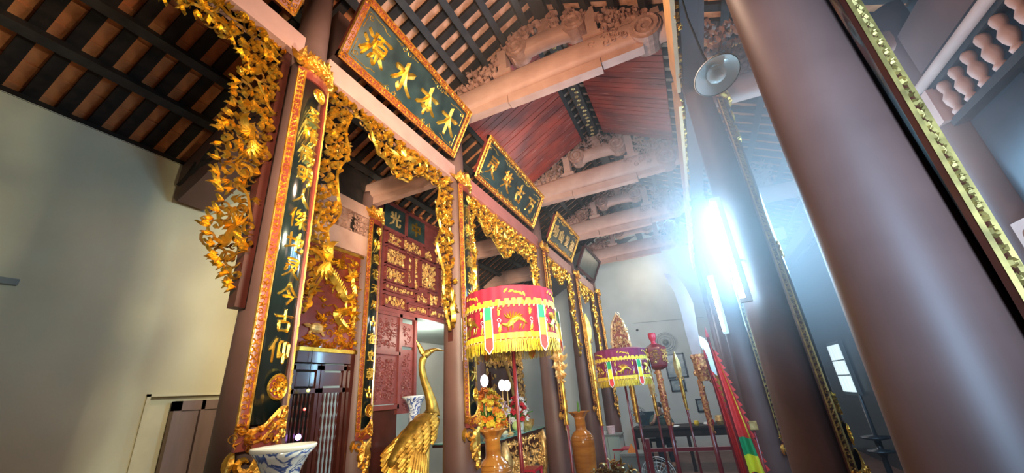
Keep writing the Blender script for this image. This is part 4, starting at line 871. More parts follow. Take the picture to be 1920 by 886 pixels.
# ------------------------------------------------------------------ gilded crane
cx0, cy0 = -2.62, 3.50
M['cranebody'] = mat('brown_gilding', (.62, .38, .07), .45, .8, noise=.6, nscale=12)
M['crane'] = mat('satin_gilding', (.95, .66, .14), .45, .75, col2=(.55, .30, .05), nscale=9, bump=.4, bscale=60)
t = thing('gilded_crane', 'tall gilded crane statue standing left of the second column', 'statue', (cx0, cy0, 0))
def body_surf(q, pts, rad, n=14):
    q.tube(pts, rad, n)
Q = lambda a, z, o=0.0: (cx0 + a * .35 - o * .93, cy0 + a * .93 + o * .35, z)
q = MB(); body_surf(q, smoothp([Q(-.34, 1.12), Q(-.20, 1.22), Q(-.02, 1.34), Q(.08, 1.45), Q(.10, 1.52), Q(.06, 1.66), Q(-.01, 1.82), Q(-.04, 1.98), Q(0.0, 2.08), Q(.05, 2.11)], 4), None or [.02 + .0 * i for i in range(37)], 14) if False else None
pp = smoothp([Q(-.36, 1.10), Q(-.20, 1.22), Q(-.04, 1.33), Q(.07, 1.44), Q(.10, 1.54), Q(.06, 1.68), Q(.0, 1.82), Q(-.03, 1.96), Q(0, 2.06), Q(.06, 2.10)], 4)
rk = [.03, .11, .15, .11, .065, .045, .038, .034, .040, .035]; rad = []
for i in range(len(pp)): f = i / 4; a = int(f); b = min(a + 1, 9); rad.append(rk[a] + (rk[b] - rk[a]) * (f - a))
q.tube(pp, rad, 16); q.build('body', M['cranebody'], t, smooth=True)
q = MB(); q.tube([Q(.05, 2.10), Q(.14, 2.13), Q(.26, 2.12)], [.032, .018, .003], 8); q.build('beak', M['gold2'], t, smooth=True)
q = MB(); q.tube([Q(-.02, 2.09), Q(-.07, 2.17), Q(-.10, 2.22)], [.03, .02, .004], 6); q.build('crest', M['gold2'], t)
def feather(q, p, d, L, w, side):
    p = Vector(p); d = Vector(d).normalized(); s = d.cross(Vector(side)).normalized(); nn = Vector(side); vs = []
    for i in range(5):
        f = i / 4; ww = w * (.5 + .6 * math.sin(PI * min(.93, f + .08))); c = p + d * L * f + nn * L * (.08 * math.sin(PI * f) + .22 * f)
        vs += [c - s * ww, c + nn * w * .7, c + s * ww]
    q.add(vs, [(3 * i + k, 3 * i + k + 1, 3 * i + k + 4, 3 * i + k + 3) for i in range(4) for k in range(2)])
for sd in (-1, 1):
    q = MB(); nv = Vector((-.93 * sd, .35 * sd, 0)); 
    for row in range(5):
        for k in range(6):
            p = Q(.06 - row * .075, 1.44 - row * .055 - k * .034 + .05, sd * (.158 - .010 * abs(k - 2) - .008 * row)); feather(q, p, Vector(Q(-1, -.75 - .12 * k)) - Vector(Q(0, 0)), .115 + .012 * row, .026, nv)
    for k in range(7): feather(q, Q(-.18 + k * .02, 1.26 - k * .02, sd * .135), Vector(Q(-.45 + k * .03, -1)) - Vector(Q(0, 0)), .40 - k * .02, .022, nv)
    q.build('wing', M['crane'], t)
q = MB()
for k in range(7): feather(q, Q(-.28, 1.16, (k - 3) * .02), Vector(Q(-.5, -1, (k - 3) * .05)) - Vector(Q(0, 0)), .42, .026, Vector((.93, -.35, 0)))
q.build('tail', M['gold2'], t)
for sd in (-1, 1):
    q = MB(); q.tube([Q(-.02, 1.22, sd * .05), Q(.0, 1.0, sd * .06), Q(-.03, .62, sd * .06), Q(.0, .30, sd * .06)], [.05, .022, .018, .018], 8); q.build('leg', M['crane'], t, smooth=True)
q = MB(); q.ball(Q(0, .16), .24, .30, .15, 18, 10); q.ball(Q(.34, .2), .06, .08, .06); q.build('tortoise_base', M['gold2'], t, smooth=True)
# ------------------------------------------------------------------ altar table with offerings
t = thing('altar_table', 'gilded carved altar table with teal glass edge below the offerings', 'table', (-2.8, 5.3, 0))
q = MB(); q.box(-3.2, -2.38, 4.45, 6.25, 1.08, 1.11); q.build('table_top', M['brownlac'], t)
bx('glass_sheet', M['teal'], t, -3.21, -2.36, 4.44, 6.26, 1.112, 1.122)
bx('apron', M['brownlac'], t, -2.46, -2.41, 4.5, 6.2, .86, 1.08)
q = MB(); rr = random.Random(31); scatter(q, [(4.9, .99), (6.1, .99), (6.1, 1.06), (4.9, 1.06)], .05, .05, lambda u, v, h: (-2.41 + h, u, v), .012, rr, back=False); scatter(q, [(4.9, .89), (6.1, .89), (6.1, .96), (4.9, .96)], .05, .045, lambda u, v, h: (-2.41 + h, u, v), .012, rr, back=False); q.build('apron_carving', M['palegold'], t, kind='stuff')
q = MB(); scatter(q, [(4.95, .86), (6.1, .86), (6.1, .6), (5.75, .74), (5.5, .58), (5.25, .74), (4.98, .55)], .06, .07, lambda u, v, h: (-2.40 + h, u, v), .02, rr); q.build('hanging_carving', M['palegold'], t, kind='stuff')
for y in (4.84, 6.14):
    q = MB(); q.tube([(-2.42, y, 1.08), (-2.38, y, .85), (-2.42, y, .5), (-2.40, y, 0)], [.05, .075, .04, .045], 10); q.build('leg', M['palegold'], t, smooth=True)
for y in (4.84, 6.14):
    q = MB(); q.tube([(-3.15, y, 1.08), (-3.15, y, 0)], .04, 8); q.build('leg', M['palegold'], t)
TZ = 1.123
def bouquet(cx, cy, r, h, label, cols, seed, n=60, pot='redsilk', leafn=26):
    t = thing('flower_bouquet', label, 'flowers', (cx, cy, TZ)); rng = random.Random(seed)
    q = MB(); q.lathe([(.05, TZ), (.06, TZ + .02), (.075, TZ + .12), (.085, TZ + .15)], (cx, cy), 20); q.build('pot', M[pot], t, smooth=True)
    q = MB(); c = Vector((cx, cy, TZ + .13))
    for k in range(leafn):
        d = Vector((rng.gauss(0, 1), rng.gauss(0, 1), rng.uniform(.1, 1.4))).normalized(); feather(q, c, d, rng.uniform(.6, 1) * h * .8, .018, d.cross(Vector((.3, .8, .2))).normalized())
    q.build('leaves', M['leafgreen'], t, kind='stuff')
    bl = {}
    for k in range(n):
        d = Vector((rng.gauss(0, .7), rng.gauss(0, .7), rng.uniform(-.1, 1.2))); d.normalize(); p = c + Vector((d.x * r, d.y * r, .03 + max(0, d.z) * h)) * rng.uniform(.7, 1); m = rng.choice(cols)
        key = m
        if key not in bl:
            q = MB()
            for j in range(6):
                a = j * PI / 3; feather(q, (0, 0, 0), (math.cos(a), math.sin(a), .55), .046, .018, Vector((-.3 * math.cos(a), -.3 * math.sin(a), 1)).normalized())
            q.ball((0, 0, .012), .010, n=6, m=4); o = q.build('blossom', M[m], t, origin=(0, 0, 0)); bl[key] = o
        else: o = bl[key].copy(); COL.objects.link(o)
        o.parent = t; o.location = p - WL[t.name]; o.rotation_euler = d.to_track_quat('Z', 'Y').to_euler()
bouquet(-2.50, 4.66, .20, .42, 'tall bouquet of orange and yellow flowers in a red pot, left end of the altar', ['orange', 'orange', 'yellowp', 'yellowp'], 1, 130)
bouquet(-2.62, 5.12, .16, .30, 'mixed pink, white and yellow bouquet in the middle of the altar', ['pinkp', 'yellowp', 'whitesilk', 'pinkp'], 2, 60, 'whitesilk')
bouquet(-2.55, 5.66, .14, .30, 'red and green bouquet behind the fruit bowl on the altar', ['redp', 'redp', 'whitesilk', 'leafgreen'], 3, 55, 'whitesilk')
def plate(cx, cy, r, label, m='whitecloth'):
    q = MB(); q.lathe([(r * .5, TZ), (r * .55, TZ + .008), (r, TZ + .02), (r, TZ + .024), (r * .5, TZ + .012)], (cx, cy), 24); o = q.build('offering_plate', M[m]); return tag(o, label, 'plate')
plate(-2.47, 4.98, .07, 'white offering plate near the altar edge, under the pale cake')
plate(-2.48, 5.42, .08, 'green-white offering plate beneath the melon', 'teal')
q = MB(); q.ball((-2.48, 5.42, TZ + .085), .066, .07, .062, 16, 10); o = q.build('melon', mat('pale_green_rind', (.62, .74, .25), .5, noise=.2)); tag(o, 'pale green melon on the green-white plate', 'fruit')
q = MB(); q.ball((-2.47, 4.98, TZ + .045), .055, .06, .03, 14, 8); o = q.build('rice_cake', mat('pale_yellow_cake', (.80, .78, .48), .6)); tag(o, 'flat pale yellow cake on the white plate', 'food')
q = MB(); q.box(-2.66, -2.50, 4.86, 5.02, TZ, TZ + .10); q.box(-2.67, -2.49, 4.85, 5.03, TZ + .10, TZ + .12); o = q.build('gift_box', M['whitecloth']); tag(o, 'white lidded box among the offerings', 'box')
q = MB(); q.lathe([(.05, TZ), (.09, TZ + .05), (.11, TZ + .13), (.10, TZ + .13), (.06, TZ + .03)], (-2.5, 5.85), 20); o = q.build('gilt_bowl', M['palegold']); tag(o, 'gilt bowl at the far end of the altar', 'bowl')
for i, (y, z) in enumerate(((5.28, 1.735), (5.12, 1.74), (4.62, 1.80))):
    g = thing('globe_lamp', ['lit white egg lamp just right of the parasol pole', 'lit white egg lamp just left of the parasol pole', 'lit white egg lamp above the orange bouquet'][i], 'lamp', (-2.52, y, TZ))
    q = MB(); q.ball((-2.52, y, z), .052, .052, .076, 14, 10); q.build('globe', M['egg'], g, smooth=True)
    q = MB(); q.tube([(-2.52, y, TZ), (-2.52, y, z - .07)], .008, 8); q.lathe([(.05, TZ), (.04, TZ + .02), (.01, TZ + .03)], (-2.52, y), 14); q.build('stand', M['palegold'], g)
def stool(cx, cy, z, r, label):
    t = thing('plastic_stool', label, 'stool', (cx, cy, 0)); bx('seat', M['plasticred'], t, cx - r, cx + r, cy - r, cy + r, z - .03, z)
    for a in (-1, 1):
        for b in (-1, 1):
            q = MB(); q.tube([(cx + a * r * .85, cy + b * r * .85, z - .03), (cx + a * r * 1.1, cy + b * r * 1.1, 0)], .022, 4); q.build('leg', M['plasticred'], t)
    for b in (-1, 1): bx('stretcher', M['plasticred'], t, cx - r, cx + r, cy + b * r - .012, cy + b * r + .012, z * .4, z * .4 + .03)
stool(-2.30, 5.30, .72, .14, 'red plastic stool tucked under the altar table')
stool(-1.75, 8.8, .47, .17, 'red plastic stool between the cabinet and the waste bin')
# shrine behind the altar: dark gilt frame with niche and twisted gilt post, inner wall
t = thing('gilt_shrine', 'dark carved shrine with gilt frame and niche behind the bouquets', 'shrine', (-3.3, 6.5, 0))
bx('niche', M['brownlac'], t, -3.34, -3.28, 5.9, 7.5, 0, 2.6)
for a, b, c0, c1 in ((5.9, 6.0, 1.2, 2.6), (7.2, 7.5, 1.2, 2.6), (5.9, 7.5, 2.1, 2.35), (6.15, 6.25, 1.2, 2.0), (7.0, 7.08, 1.2, 2.0)):
    f = bx('gilt_frame', M['brownlac'], t, -3.28, -3.22, a, b, c0, c1); q = MB(); scatter(q, [(a, c0), (b, c0), (b, c1), (a, c1)], .08, .08, lambda u, v, h: (-3.22 + h, u, v), .02, rr, back=False); q.build('frame_carving', M['palegold'], f, kind='stuff')
t = thing('gilt_branch_post', 'spiky gilded branch post right of the egg lamps', 'ornament', (-3.0, 6.3, 0))
pp = smoothp([(-3.0, 6.55, 1.1), (-3.02, 6.62, 1.35), (-3.0, 6.52, 1.6), (-3.0, 6.44, 1.85), (-3.0, 6.28, 2.1), (-3.0, 6.0, 2.25)], 4); q = MB(); q.tube(pp, .03, 8); q.tube([(-3.0, 6.55, 0), (-3.0, 6.55, 1.12)], .04, 8); q.build('branch', M['palegold'], t, smooth=True)
q = MB()
for i in range(1, len(pp), 2): p = Vector(pp[i]); q.tube([p, p + Vector((.02, .07, -.02)), p + Vector((.03, .14, -.06))], [.018, .010, .002], 6)
q.build('thorns', M['palegold'], t)
# ------------------------------------------------------------------ rack of ceremonial standards
t = thing('weapon_rack', 'long dark red rack rail holding the ceremonial standards', 'rack', (-.3, 5.75, 0))
for z in (.82, .45): bx('rail', M['poles'], t, -.85, .30, 5.76, 5.80, z - .02, z + .02)
for x in (-.82, .27): bx('post', M['poles'], t, x - .025, x + .025, 5.75, 5.81, 0, .95)
def pole(t, x, y, z1, r=.018, x0=None, y0=None): q = MB(); q.tube([(x0 if x0 is not None else x, y0 or y, 0), (x, y, z1)], r, 10); return q.build('pole', M['poles'], t, smooth=True)
def wpf(x, y): return lambda u, v, h: (x + u, y - h, v)
def gilded_shaft(t, x, y, z0, z1, r, seed, m='redgold'):
    q = MB(); rng = random.Random(seed); q.tube([(x, y, z0), (x, y, (z0 + z1) / 2), (x, y, z1)], [r * .9, r * 1.2, r], 12)
    n = int((z1 - z0) / .03)
    for k in range(n):
        a = k * 1.1; z = z0 + (z1 - z0) * k / n; rr_ = r * 1.08
        q.ball((x + rr_ * math.cos(a), y + rr_ * math.sin(a), z), r * .38, r * .38, r * .5, 6, 4)
    return q.build('carved_shaft', M[m], t)
t = thing('fan_standard', 'pale gilded leaf-shaped fan standard in front of the maroon parasol', 'ceremonial standard', (-.9, 5.7, 0)); pole(t, -.86, 5.7, 1.5)
gilded_shaft(t, -.88, 5.7, 1.15, 1.82, .03, 1, 'gold2')
q = MB(); rr = random.Random(2); outl = [(0, 1.80), (-.09, 1.90), (-.13, 2.05), (-.12, 2.25), (-.09, 2.42), (0, 2.57), (.07, 2.45), (.11, 2.25), (.12, 2.05), (.08, 1.90)]
f = wpf(-.91, 5.7); vs = [f(u, v, .012) for u, v in outl] + [f(u, v, -.012) for u, v in outl]; n = len(outl); q.add(vs, [tuple(range(n)), tuple(range(2 * n - 1, n - 1, -1))] + [(i, (i + 1) % n, n + (i + 1) % n, n + i) for i in range(n)])
q.build('fan_board', M['redlac'], t); q = MB(); scatter(q, outl, .05, .06, f, .02, rr, h0=.01); ribbon(q, outl + [outl[0]], [.016] * (n + 1), .02, f, .01); q.build('fan_carving', M['fangilt'], t, kind='stuff')
t = thing('lantern_standard', 'red and gold hexagonal lantern standard with small vase finial', 'ceremonial standard', (-.49, 5.7, 0)); pole(t, -.50, 5.7, 1.2, .026)
gilded_shaft(t, -.505, 5.7, 1.10, 1.76, .036, 3)
q = MB(); q.lathe([(.05, 1.76), (.11, 1.79), (.12, 1.81), (.125, 1.84), (.145, 2.02), (.14, 2.04), (.05, 2.09)], (-.49, 5.7), 6); q.build('lantern_body', M['poles'], t)
q = MB()
for k in range(6):
    a = PI / 6 + k * PI / 3; tx, ty = -math.sin(a), math.cos(a); rr_ = .118
    scatter(q, [(-.05, 1.85), (.05, 1.85), (.055, 2.01), (-.055, 2.01)], .03, .032, (lambda u, v, h, a=a, tx=tx, ty=ty: (-.49 + (.113 + (v - 1.85) * .10 + h) * math.cos(a) + u * tx, 5.7 + (.113 + (v - 1.85) * .10 + h) * math.sin(a) + u * ty, v)), .008, rr, back=False)
q.build('lantern_carving', M['palegold'], t, kind='stuff')
q = MB(); q.lathe([(.06, 2.085), (.03, 2.10), (.03, 2.13), (.048, 2.16), (.050, 2.23), (.045, 2.235)], (-.49, 5.7), 14); q.build('finial', M['plasticred'], t, smooth=True)
t = thing('blade_standard', 'tall curved pale blade on a carved red standard', 'ceremonial standard', (-.02, 5.7, 0)); pole(t, -.04, 5.7, 1.2, .028); gilded_shaft(t, -.035, 5.7, 1.0, 1.60, .03, 5)
q = MB(); gilded_shaft(t, .02, 5.7, 1.58, 1.90, .075, 6)
bl = [(-.05, 1.88), (-.06, 2.2), (-.055, 2.45), (-.08, 2.75), (-.16, 3.02), (-.02, 2.96), (.07, 2.80), (.12, 2.55), (.10, 2.3), (.08, 2.1), (.06, 1.88)]
f = wpf(0, 5.7); n = len(bl); q = MB(); vs = [f(u, v, .012) for u, v in bl] + [f(u, v, -.012) for u, v in bl]; q.add(vs, [tuple(range(n)), tuple(range(2 * n - 1, n - 1, -1))] + [(i, (i + 1) % n, n + (i + 1) % n, n + i) for i in range(n)]); q.build('blade', M['steel'], t)
t = thing('axe_standard', 'ceremonial axe with pale crescent edge, behind the tall blade', 'ceremonial standard', (.14, 5.95, 0)); pole(t, .19, 5.95, 1.75, .018); gilded_shaft(t, .19, 5.95, 1.3, 1.75, .03, 8, 'gold2')
q = MB(); ax_ = [(.08, 2.15), (.15, 2.10), (.21, 1.95), (.24, 1.70), (.20, 1.62), (.14, 1.66), (.12, 1.9), (.06, 2.05)]; f = wpf(0, 5.93); n = len(ax_); q.add([f(u, v, .012) for u, v in ax_] + [f(u, v, -.012) for u, v in ax_], [tuple(range(n)), tuple(range(2 * n - 1, n - 1, -1))] + [(i, (i + 1) % n, n + (i + 1) % n, n + i) for i in range(n)]); q.build('crescent_edge', M['whitecloth'], t)
def spear(x, y, z1, label, zb, seed, m='palegold', w=.035):
    t = thing('spear_standard', label, 'ceremonial standard', (x, y, 0)); pole(t, x, y, zb + .05, .015); gilded_shaft(t, x, y, zb, z1 - .32, .02, seed, 'gold2')
    q = MB(); f = wpf(x, y); leaf(q, 0, z1 - .34, .36, PI / 2, f, .02, 0, bend=0, wd=w / .36 * 1.3); curl(q, -.025, z1 - .33, .03, 0, 1, f, .014); curl(q, .025, z1 - .33, .03, PI, -1, f, .014); q.build('spear_head', M[m], t)
spear(-.652, 5.95, 1.78, 'thin spear standard between the fan and lantern standards', 1.2, 1)
spear(-.27, 5.95, 1.96, 'thin spear standard between the lantern and the tall blade', 1.25, 2)
spear(-1.49, 4.62, 2.42, 'gilded spear standard just right of the crimson parasol', 1.25, 3, 'gold2', .05)
spear(-1.17, 4.9, 2.47, 'tall red-gold spear standard left of the fan standard', 1.2, 4, 'gold2', .04)
q = MB()
for z, s in ((2.05, .07), (1.95, .08), (1.85, .07), (1.75, .05)): 
    for k in range(5): leaf(q, -1.49 + .0, z, s * 1.6, k * 1.25, lambda u, v, h: (u, 4.60 - h, v), .02, bend=1.2); curl(q, -1.49 + .02 * (-1) ** k, z, s * .5, k, 1, lambda u, v, h: (u, 4.60 - h, v), .02)
o = q.build('dragon_ornament', M['palegold']); tag(o, 'pale gilded dragon carving wrapped on the spear right of the crimson parasol', 'ornament')
# flags
def flag(x, y, z1, label, w, h, seed, mats):
    t = thing('ceremonial_flag', label, 'flag', (x, y, 0)); rng = random.Random(seed); q = MB(); q.tube([(x + .06, y, 0), (x, y, z1)], .014, 8); q.build('pole', M['poles'], t)
    q = MB(); q.tube([(x, y, z1), (x - .004, y, z1 + .12)], [.022, .002], 8); q.build('pole_tip', M['plasticred'], t)
    n = 16; m = 10; G_ = []
    for i in range(n + 1):
        v = i / n; row = []
        for j in range(m + 1):
            s = j / m; wd = w * (.12 + .88 * v ** .8); row.append((x + .05 * v + s * wd, y - .05 * math.sin(s * 9 + v * 2) * (.3 + v), z1 - .03 - v * h - s * .10 * (1 - v)))
        G_.append(row)
    def band(nm, c0, c1, r0, r1, mt):
        q = MB(); vs = []; fs = []
        for i in range(r0, r1 + 1):
            for j in range(c0, c1 + 1): vs.append(G_[i][j])
        k = c1 - c0 + 1
        for i in range(r1 - r0):
            for j in range(k - 1): fs.append((i * k + j, i * k + j + 1, (i + 1) * k + j + 1, (i + 1) * k + j))
        q.add(vs, fs); q.build(nm, M[mt], t, smooth=True)
    for b in mats: band(*b)
    q = MB()
    for i in range(n): a = G_[i][m]; b = G_[i + 1][m]; q.add([a, b, (b[0] + .03, b[1], b[2] + .012)], [(0, 1, 2)])
    q.build('toothed_edge', M['redsilk'], t)
flag(.165, 5.08, 2.04, 'furled red flag with green and yellow lower bands beside the eastern columns', .17, 1.32, 1, [('flag_cloth', 0, 7, 0, 12, 'redsilk'), ('flag_stripe', 7, 8, 0, 12, 'yellow'), ('flag_cloth', 8, 10, 0, 16, 'redsilk'), ('flag_band', 0, 8, 12, 14, 'green'), ('flag_band', 0, 8, 14, 16, 'lemon')])
flag(.10, 5.45, 1.83, 'second red flag, mostly hidden behind the first', .10, 1.2, 2, [('flag_cloth', 0, 10, 0, 16, 'redsilk')])
t = thing('small_standard', 'short wooden standard with square gilt head right of the flag', 'ceremonial standard', (.39, 5.45, 0)); pole(t, .355, 4.95, 1.09, .010); bx('square_head', M['palegold'], t, .325, .395, 4.93, 4.96, 1.09, 1.17)
# gilded phoenix-back chair top at the bottom edge
t = thing('gilded_chair_crest', 'dark gilded carved crest of a throne at the bottom edge', 'chair', (-.78, 3.4, 0))
f = wpf(-.78, 3.4); q = MB(); cr = [(-.22, .80), (-.20, .97), (-.10, 1.03), (0, 1.075), (.08, 1.03), (.17, .99), (.22, .80)]; scatter(q, cr, .035, .055, f, .02, random.Random(6)); scatter(q, cr, .045, .06, lambda u, v, h: (-.78 + u, 3.43 + h, v), .02, random.Random(7)); q.build('crest_carving', mat('dark_gilding', (.50, .30, .10), .35, .8, noise=.5, nscale=30), t, kind='stuff')
bx('back_panel', M['redlac'], t, -.98, -.58, 3.41, 3.43, .45, .95)
bx('seat', M['redlac'], t, -1.0, -.56, 3.40, 3.80, .40, .45)
for a in (-.98, -.60):
    for b in (3.42, 3.78): q = MB(); q.box(a - .02, a + .02, b - .02, b + .02, 0, .40); q.build('leg', M['redlac'], t)
# ------------------------------------------------------------------ far end: desk, person, cabinet, bin, fans, pictures
t = thing('office_desk', 'long dark desk against the far wall with papers on it', 'desk', (-.5, 9.3, 0)); bx('desk_top', M['darkwood'], t, -1.55, .28, 9.0, 9.7, .73, .77)
for x in (-1.5, -.5, .24): bx('leg', M['darkwood'], t, x - .03, x + .03, 9.05, 9.11, 0, .73)
bx('apron', M['darkwood'], t, -1.5, .26, 9.04, 9.07, .60, .73)
for i, (x, y, w_, h_, m, lb) in enumerate(((-.72, 9.2, .10, .012, 'whitecloth', 'white papers on the desk beside the seated person'), (-.30, 9.15, .05, .09, 'yellowp', 'small yellow cup on the desk'), (-.12, 9.2, .06, .05, 'white', 'white bowl on the desk'), (.14, 9.2, .10, .16, 'palegold', 'gilt ornament on the desk behind the blade standard'), (-.02, 9.12, .04, .10, 'redp', 'small red jar on the desk'))):
    q = MB(); q.lathe([(w_ * .7, .77), (w_, .77 + h_ * .4), (w_ * .8, .77 + h_)], (x, y), 12); o = q.build('desk_item', M[m]); o.name = ['paper_stack', 'cup', 'bowl', 'gilt_ornament', 'jar'][i]; tag(o, lb, ['paper', 'cup', 'bowl', 'ornament', 'jar'][i])
t = thing('waste_bin', 'grey square bin with lid, tissue sticking out of the top', 'bin', (-1.36, 8.0, 0)); q = MB()
q.add([(-1.55, 7.85, 0), (-1.17, 7.85, 0), (-1.17, 8.15, 0), (-1.55, 8.15, 0), (-1.60, 7.8, .46), (-1.12, 7.8, .46), (-1.12, 8.2, .46), (-1.60, 8.2, .46)], [(0, 3, 2, 1), (4, 5, 6, 7), (0, 1, 5, 4), (1, 2, 6, 5), (2, 3, 7, 6), (3, 0, 4, 7)]); q.build('bin_body', M['grey'], t); bx('rim', M['grey'], t, -1.62, -1.10, 7.78, 8.22, .46, .50)
q = MB(); q.add([(-1.50, 7.9, .50), (-1.34, 7.92, .50), (-1.36, 8.0, .50), (-1.42, 7.95, .64)], [(0, 1, 3), (1, 2, 3), (2, 0, 3)]); o = q.build('tissue', M['orange']); tag(o, 'crumpled orange and white wrapper on the bin lid', 'wrapper')
t = thing('low_cabinet', 'pale green-grey cabinet beside the fourth gilded-row column', 'cabinet', (-2.0, 9.0, 0)); bx('cabinet_body', mat('pale_green_paint', (.42, .52, .46), .5), t, -2.25, -1.75, 8.65, 9.05, 0, .70); bx('top', M['grey'], t, -2.28, -1.72, 8.62, 9.06, .70, .72); bx('door', mat('pale_green_paint_door', (.44, .55, .49), .45), t, -2.22, -1.99, 8.632, 8.648, .05, .67); bx('door', bpy.data.materials['pale_green_paint_door'], t, -1.98, -1.78, 8.632, 8.648, .05, .67)
q = MB(); q.lathe([(.07, .72), (.085, .85), (.09, .86)], (-1.93, 8.85), 16); o = q.build('bucket', M['pinkp']); tag(o, 'white and pink tub on the pale cabinet', 'tub')
bx('magazine', M['whitecloth'], None, -2.2, -2.03, 8.7, 8.95, .72, .76); tag(bpy.data.objects['magazine'], 'stack of pale papers on the cabinet next to the tub', 'papers')
t = thing('desk_fan', 'black round electric fan standing on the desk end', 'fan', (-1.40, 9.3, .77)); q = MB()
for rr_ in (.05, .08, .11, .14, .165): q.tube([(-1.40 + rr_ * math.cos(a * PI / 12), 9.3, 1.0 + rr_ * math.sin(a * PI / 12)) for a in range(25)], .004, 5)
q.build('guard', M['dark'], t); q = MB()
for k in range(3):
    a = k * 2.1; q.add([(-1.40, 9.32, 1.0), (-1.40 + .13 * math.cos(a), 9.33, 1 + .13 * math.sin(a)), (-1.40 + .13 * math.cos(a + .9), 9.31, 1 + .13 * math.sin(a + .9))], [(0, 1, 2)])
q.build('blade', M['bars'], t); q = MB(); q.tube([(-1.40, 9.34, .79), (-1.40, 9.34, 1.0)], .015, 8); q.lathe([(.09, .77), (.08, .79), (.02, .80)], (-1.40, 9.34), 16); q.build('stand', M['dark'], t)
t = thing('floor_fan', 'large round floor fan guard at the bottom, before the desk', 'fan', (-.87, 6.65, 0)); q = MB()
for rr_ in (.06, .12, .17, .21, .235): q.tube([(-.87 + rr_ * math.cos(a * PI / 16), 6.65, .38 + rr_ * math.sin(a * PI / 16)) for a in range(33)], .006 if rr_ > .23 else .003, 5)
for k in range(16): a = k * PI / 8; q.tube([(-.87 + .03 * math.cos(a), 6.63, .38 + .03 * math.sin(a)), (-.87 + .235 * math.cos(a), 6.65, .38 + .235 * math.sin(a))], .0025, 4)
q.build('guard', M['white'], t); q = MB(); q.tube([(-.87, 6.72, 0), (-.87, 6.72, .38)], .02, 8); q.lathe([(.16, 0), (.15, .03), (.03, .05)], (-.87, 6.72), 20); q.ball((-.87, 6.70, .38), .06); q.build('stand', M['grey'], t, smooth=True)
for k, a0 in enumerate((0,)):
    q = MB()
    for j in range(4):
        a = j * PI / 2; q.add([(-.87, 6.68, .38), (-.87 + .19 * math.cos(a), 6.69, .38 + .19 * math.sin(a)), (-.87 + .19 * math.cos(a + .8), 6.67, .38 + .19 * math.sin(a + .8))], [(0, 1, 2)])
    q.build('blade', M['grey'], t)
def picture(x0, x1, z0, z1, label):
    t = thing('framed_picture', label, 'picture', ((x0 + x1) / 2, 11.4, z0)); bx('print', M['picture'], t, x0 + .03, x1 - .03, 11.395, 11.41, z0 + .03, z1 - .03); q = MB()
    for b in ((x0, x1, z0, z0 + .035), (x0, x1, z1 - .035, z1), (x0, x0 + .035, z0, z1), (x1 - .035, x1, z0, z1)): q.box(b[0], b[1], 11.375, 11.418, b[2], b[3])
    q.build('frame', M['dark'], t)
picture(-.80, -.30, 1.68, 2.28, 'larger dark-framed picture on the far wall behind the lantern standard')
picture(-.78, -.42, 1.36, 1.66, 'smaller framed picture under the larger one on the far wall')
picture(-.28, -.10, .86, 1.16, 'small framed picture just above the desk')
t = thing('wall_fan', 'grey round fan mounted high on the far wall', 'fan', (-.62, 11.3, 2.55)); q = MB()
for rr_ in (.08, .14, .2, .24): q.tube([(-.66 + rr_ * math.cos(a * PI / 12), 11.2, 2.58 + rr_ * math.sin(a * PI / 12)) for a in range(25)], .008, 5)
q.build('guard', M['bars'], t); q = MB(); q.ball((-.66, 11.28, 2.58), .07); q.tube([(-.66, 11.28, 2.58), (-.66, 11.41, 2.58)], .03, 8); q.build('motor', M['grey'], t, smooth=True)
q = MB(); q.ball((-1.33, 11.40, 3.0), .035, .02, .03); o = q.build('wall_hook', M['dark']); tag(o, 'small black fitting on the far wall above the maroon parasol', 'fitting')
q = MB(); q.tube([(-1.4, 11.415, 3.2), (.4, 11.415, 3.1)], .006, 5); o = q.build('wall_cable', M['grey']); tag(o, 'thin cable running along the far wall', 'cable')
t = thing('office_chair', 'dark blue-green office chair back beside the seated person', 'chair', (-1.13, 9.95, 0))
q = MB(); q.box(-1.50, -1.16, 10.0, 10.06, .62, 1.02); q.build('backrest', mat('dark_teal_fabric', (.01, .035, .05), .8), t); bx('seat', M['dark'], t, -1.52, -1.18, 9.78, 10.05, .44, .50)
q = MB(); q.tube([(-1.35, 9.9, .05), (-1.35, 9.9, .44)], .03, 8); q.build('gas_column', M['dark'], t)
q = MB()
for k in range(5): a = k * 2 * PI / 5; q.tube([(-1.35, 9.9, .08), (-1.35 + .25 * math.cos(a), 9.9 + .25 * math.sin(a), .03)], .02, 6)
q.build('star_base', M['dark'], t)
def skin(name, joints, edges, m, parent=None, loc=(0, 0, 0), sub=2, root=0):
    me = bpy.data.meshes.new(name); me.from_pydata([tuple(Vector(j[:3]) - Vector(loc)) for j in joints], edges, []); me.update(); o = bpy.data.objects.new(name, me); COL.objects.link(o); me.materials.append(m)
    md = o.modifiers.new('skin', 'SKIN'); md.use_smooth_shade = True
    for i, j in enumerate(joints): me.skin_vertices[0].data[i].radius = (j[3], j[3] if len(j) < 5 else j[4]); me.skin_vertices[0].data[i].use_root = (i == root)
    s = o.modifiers.new('sub', 'SUBSURF'); s.levels = sub; s.render_levels = sub
    if parent: o.parent = parent
    return o
P0 = (-1.0, 9.80, 0)
t = thing('person', 'person in a dark shirt seated at the desk, head bowed, hand at the face', 'person', P0)
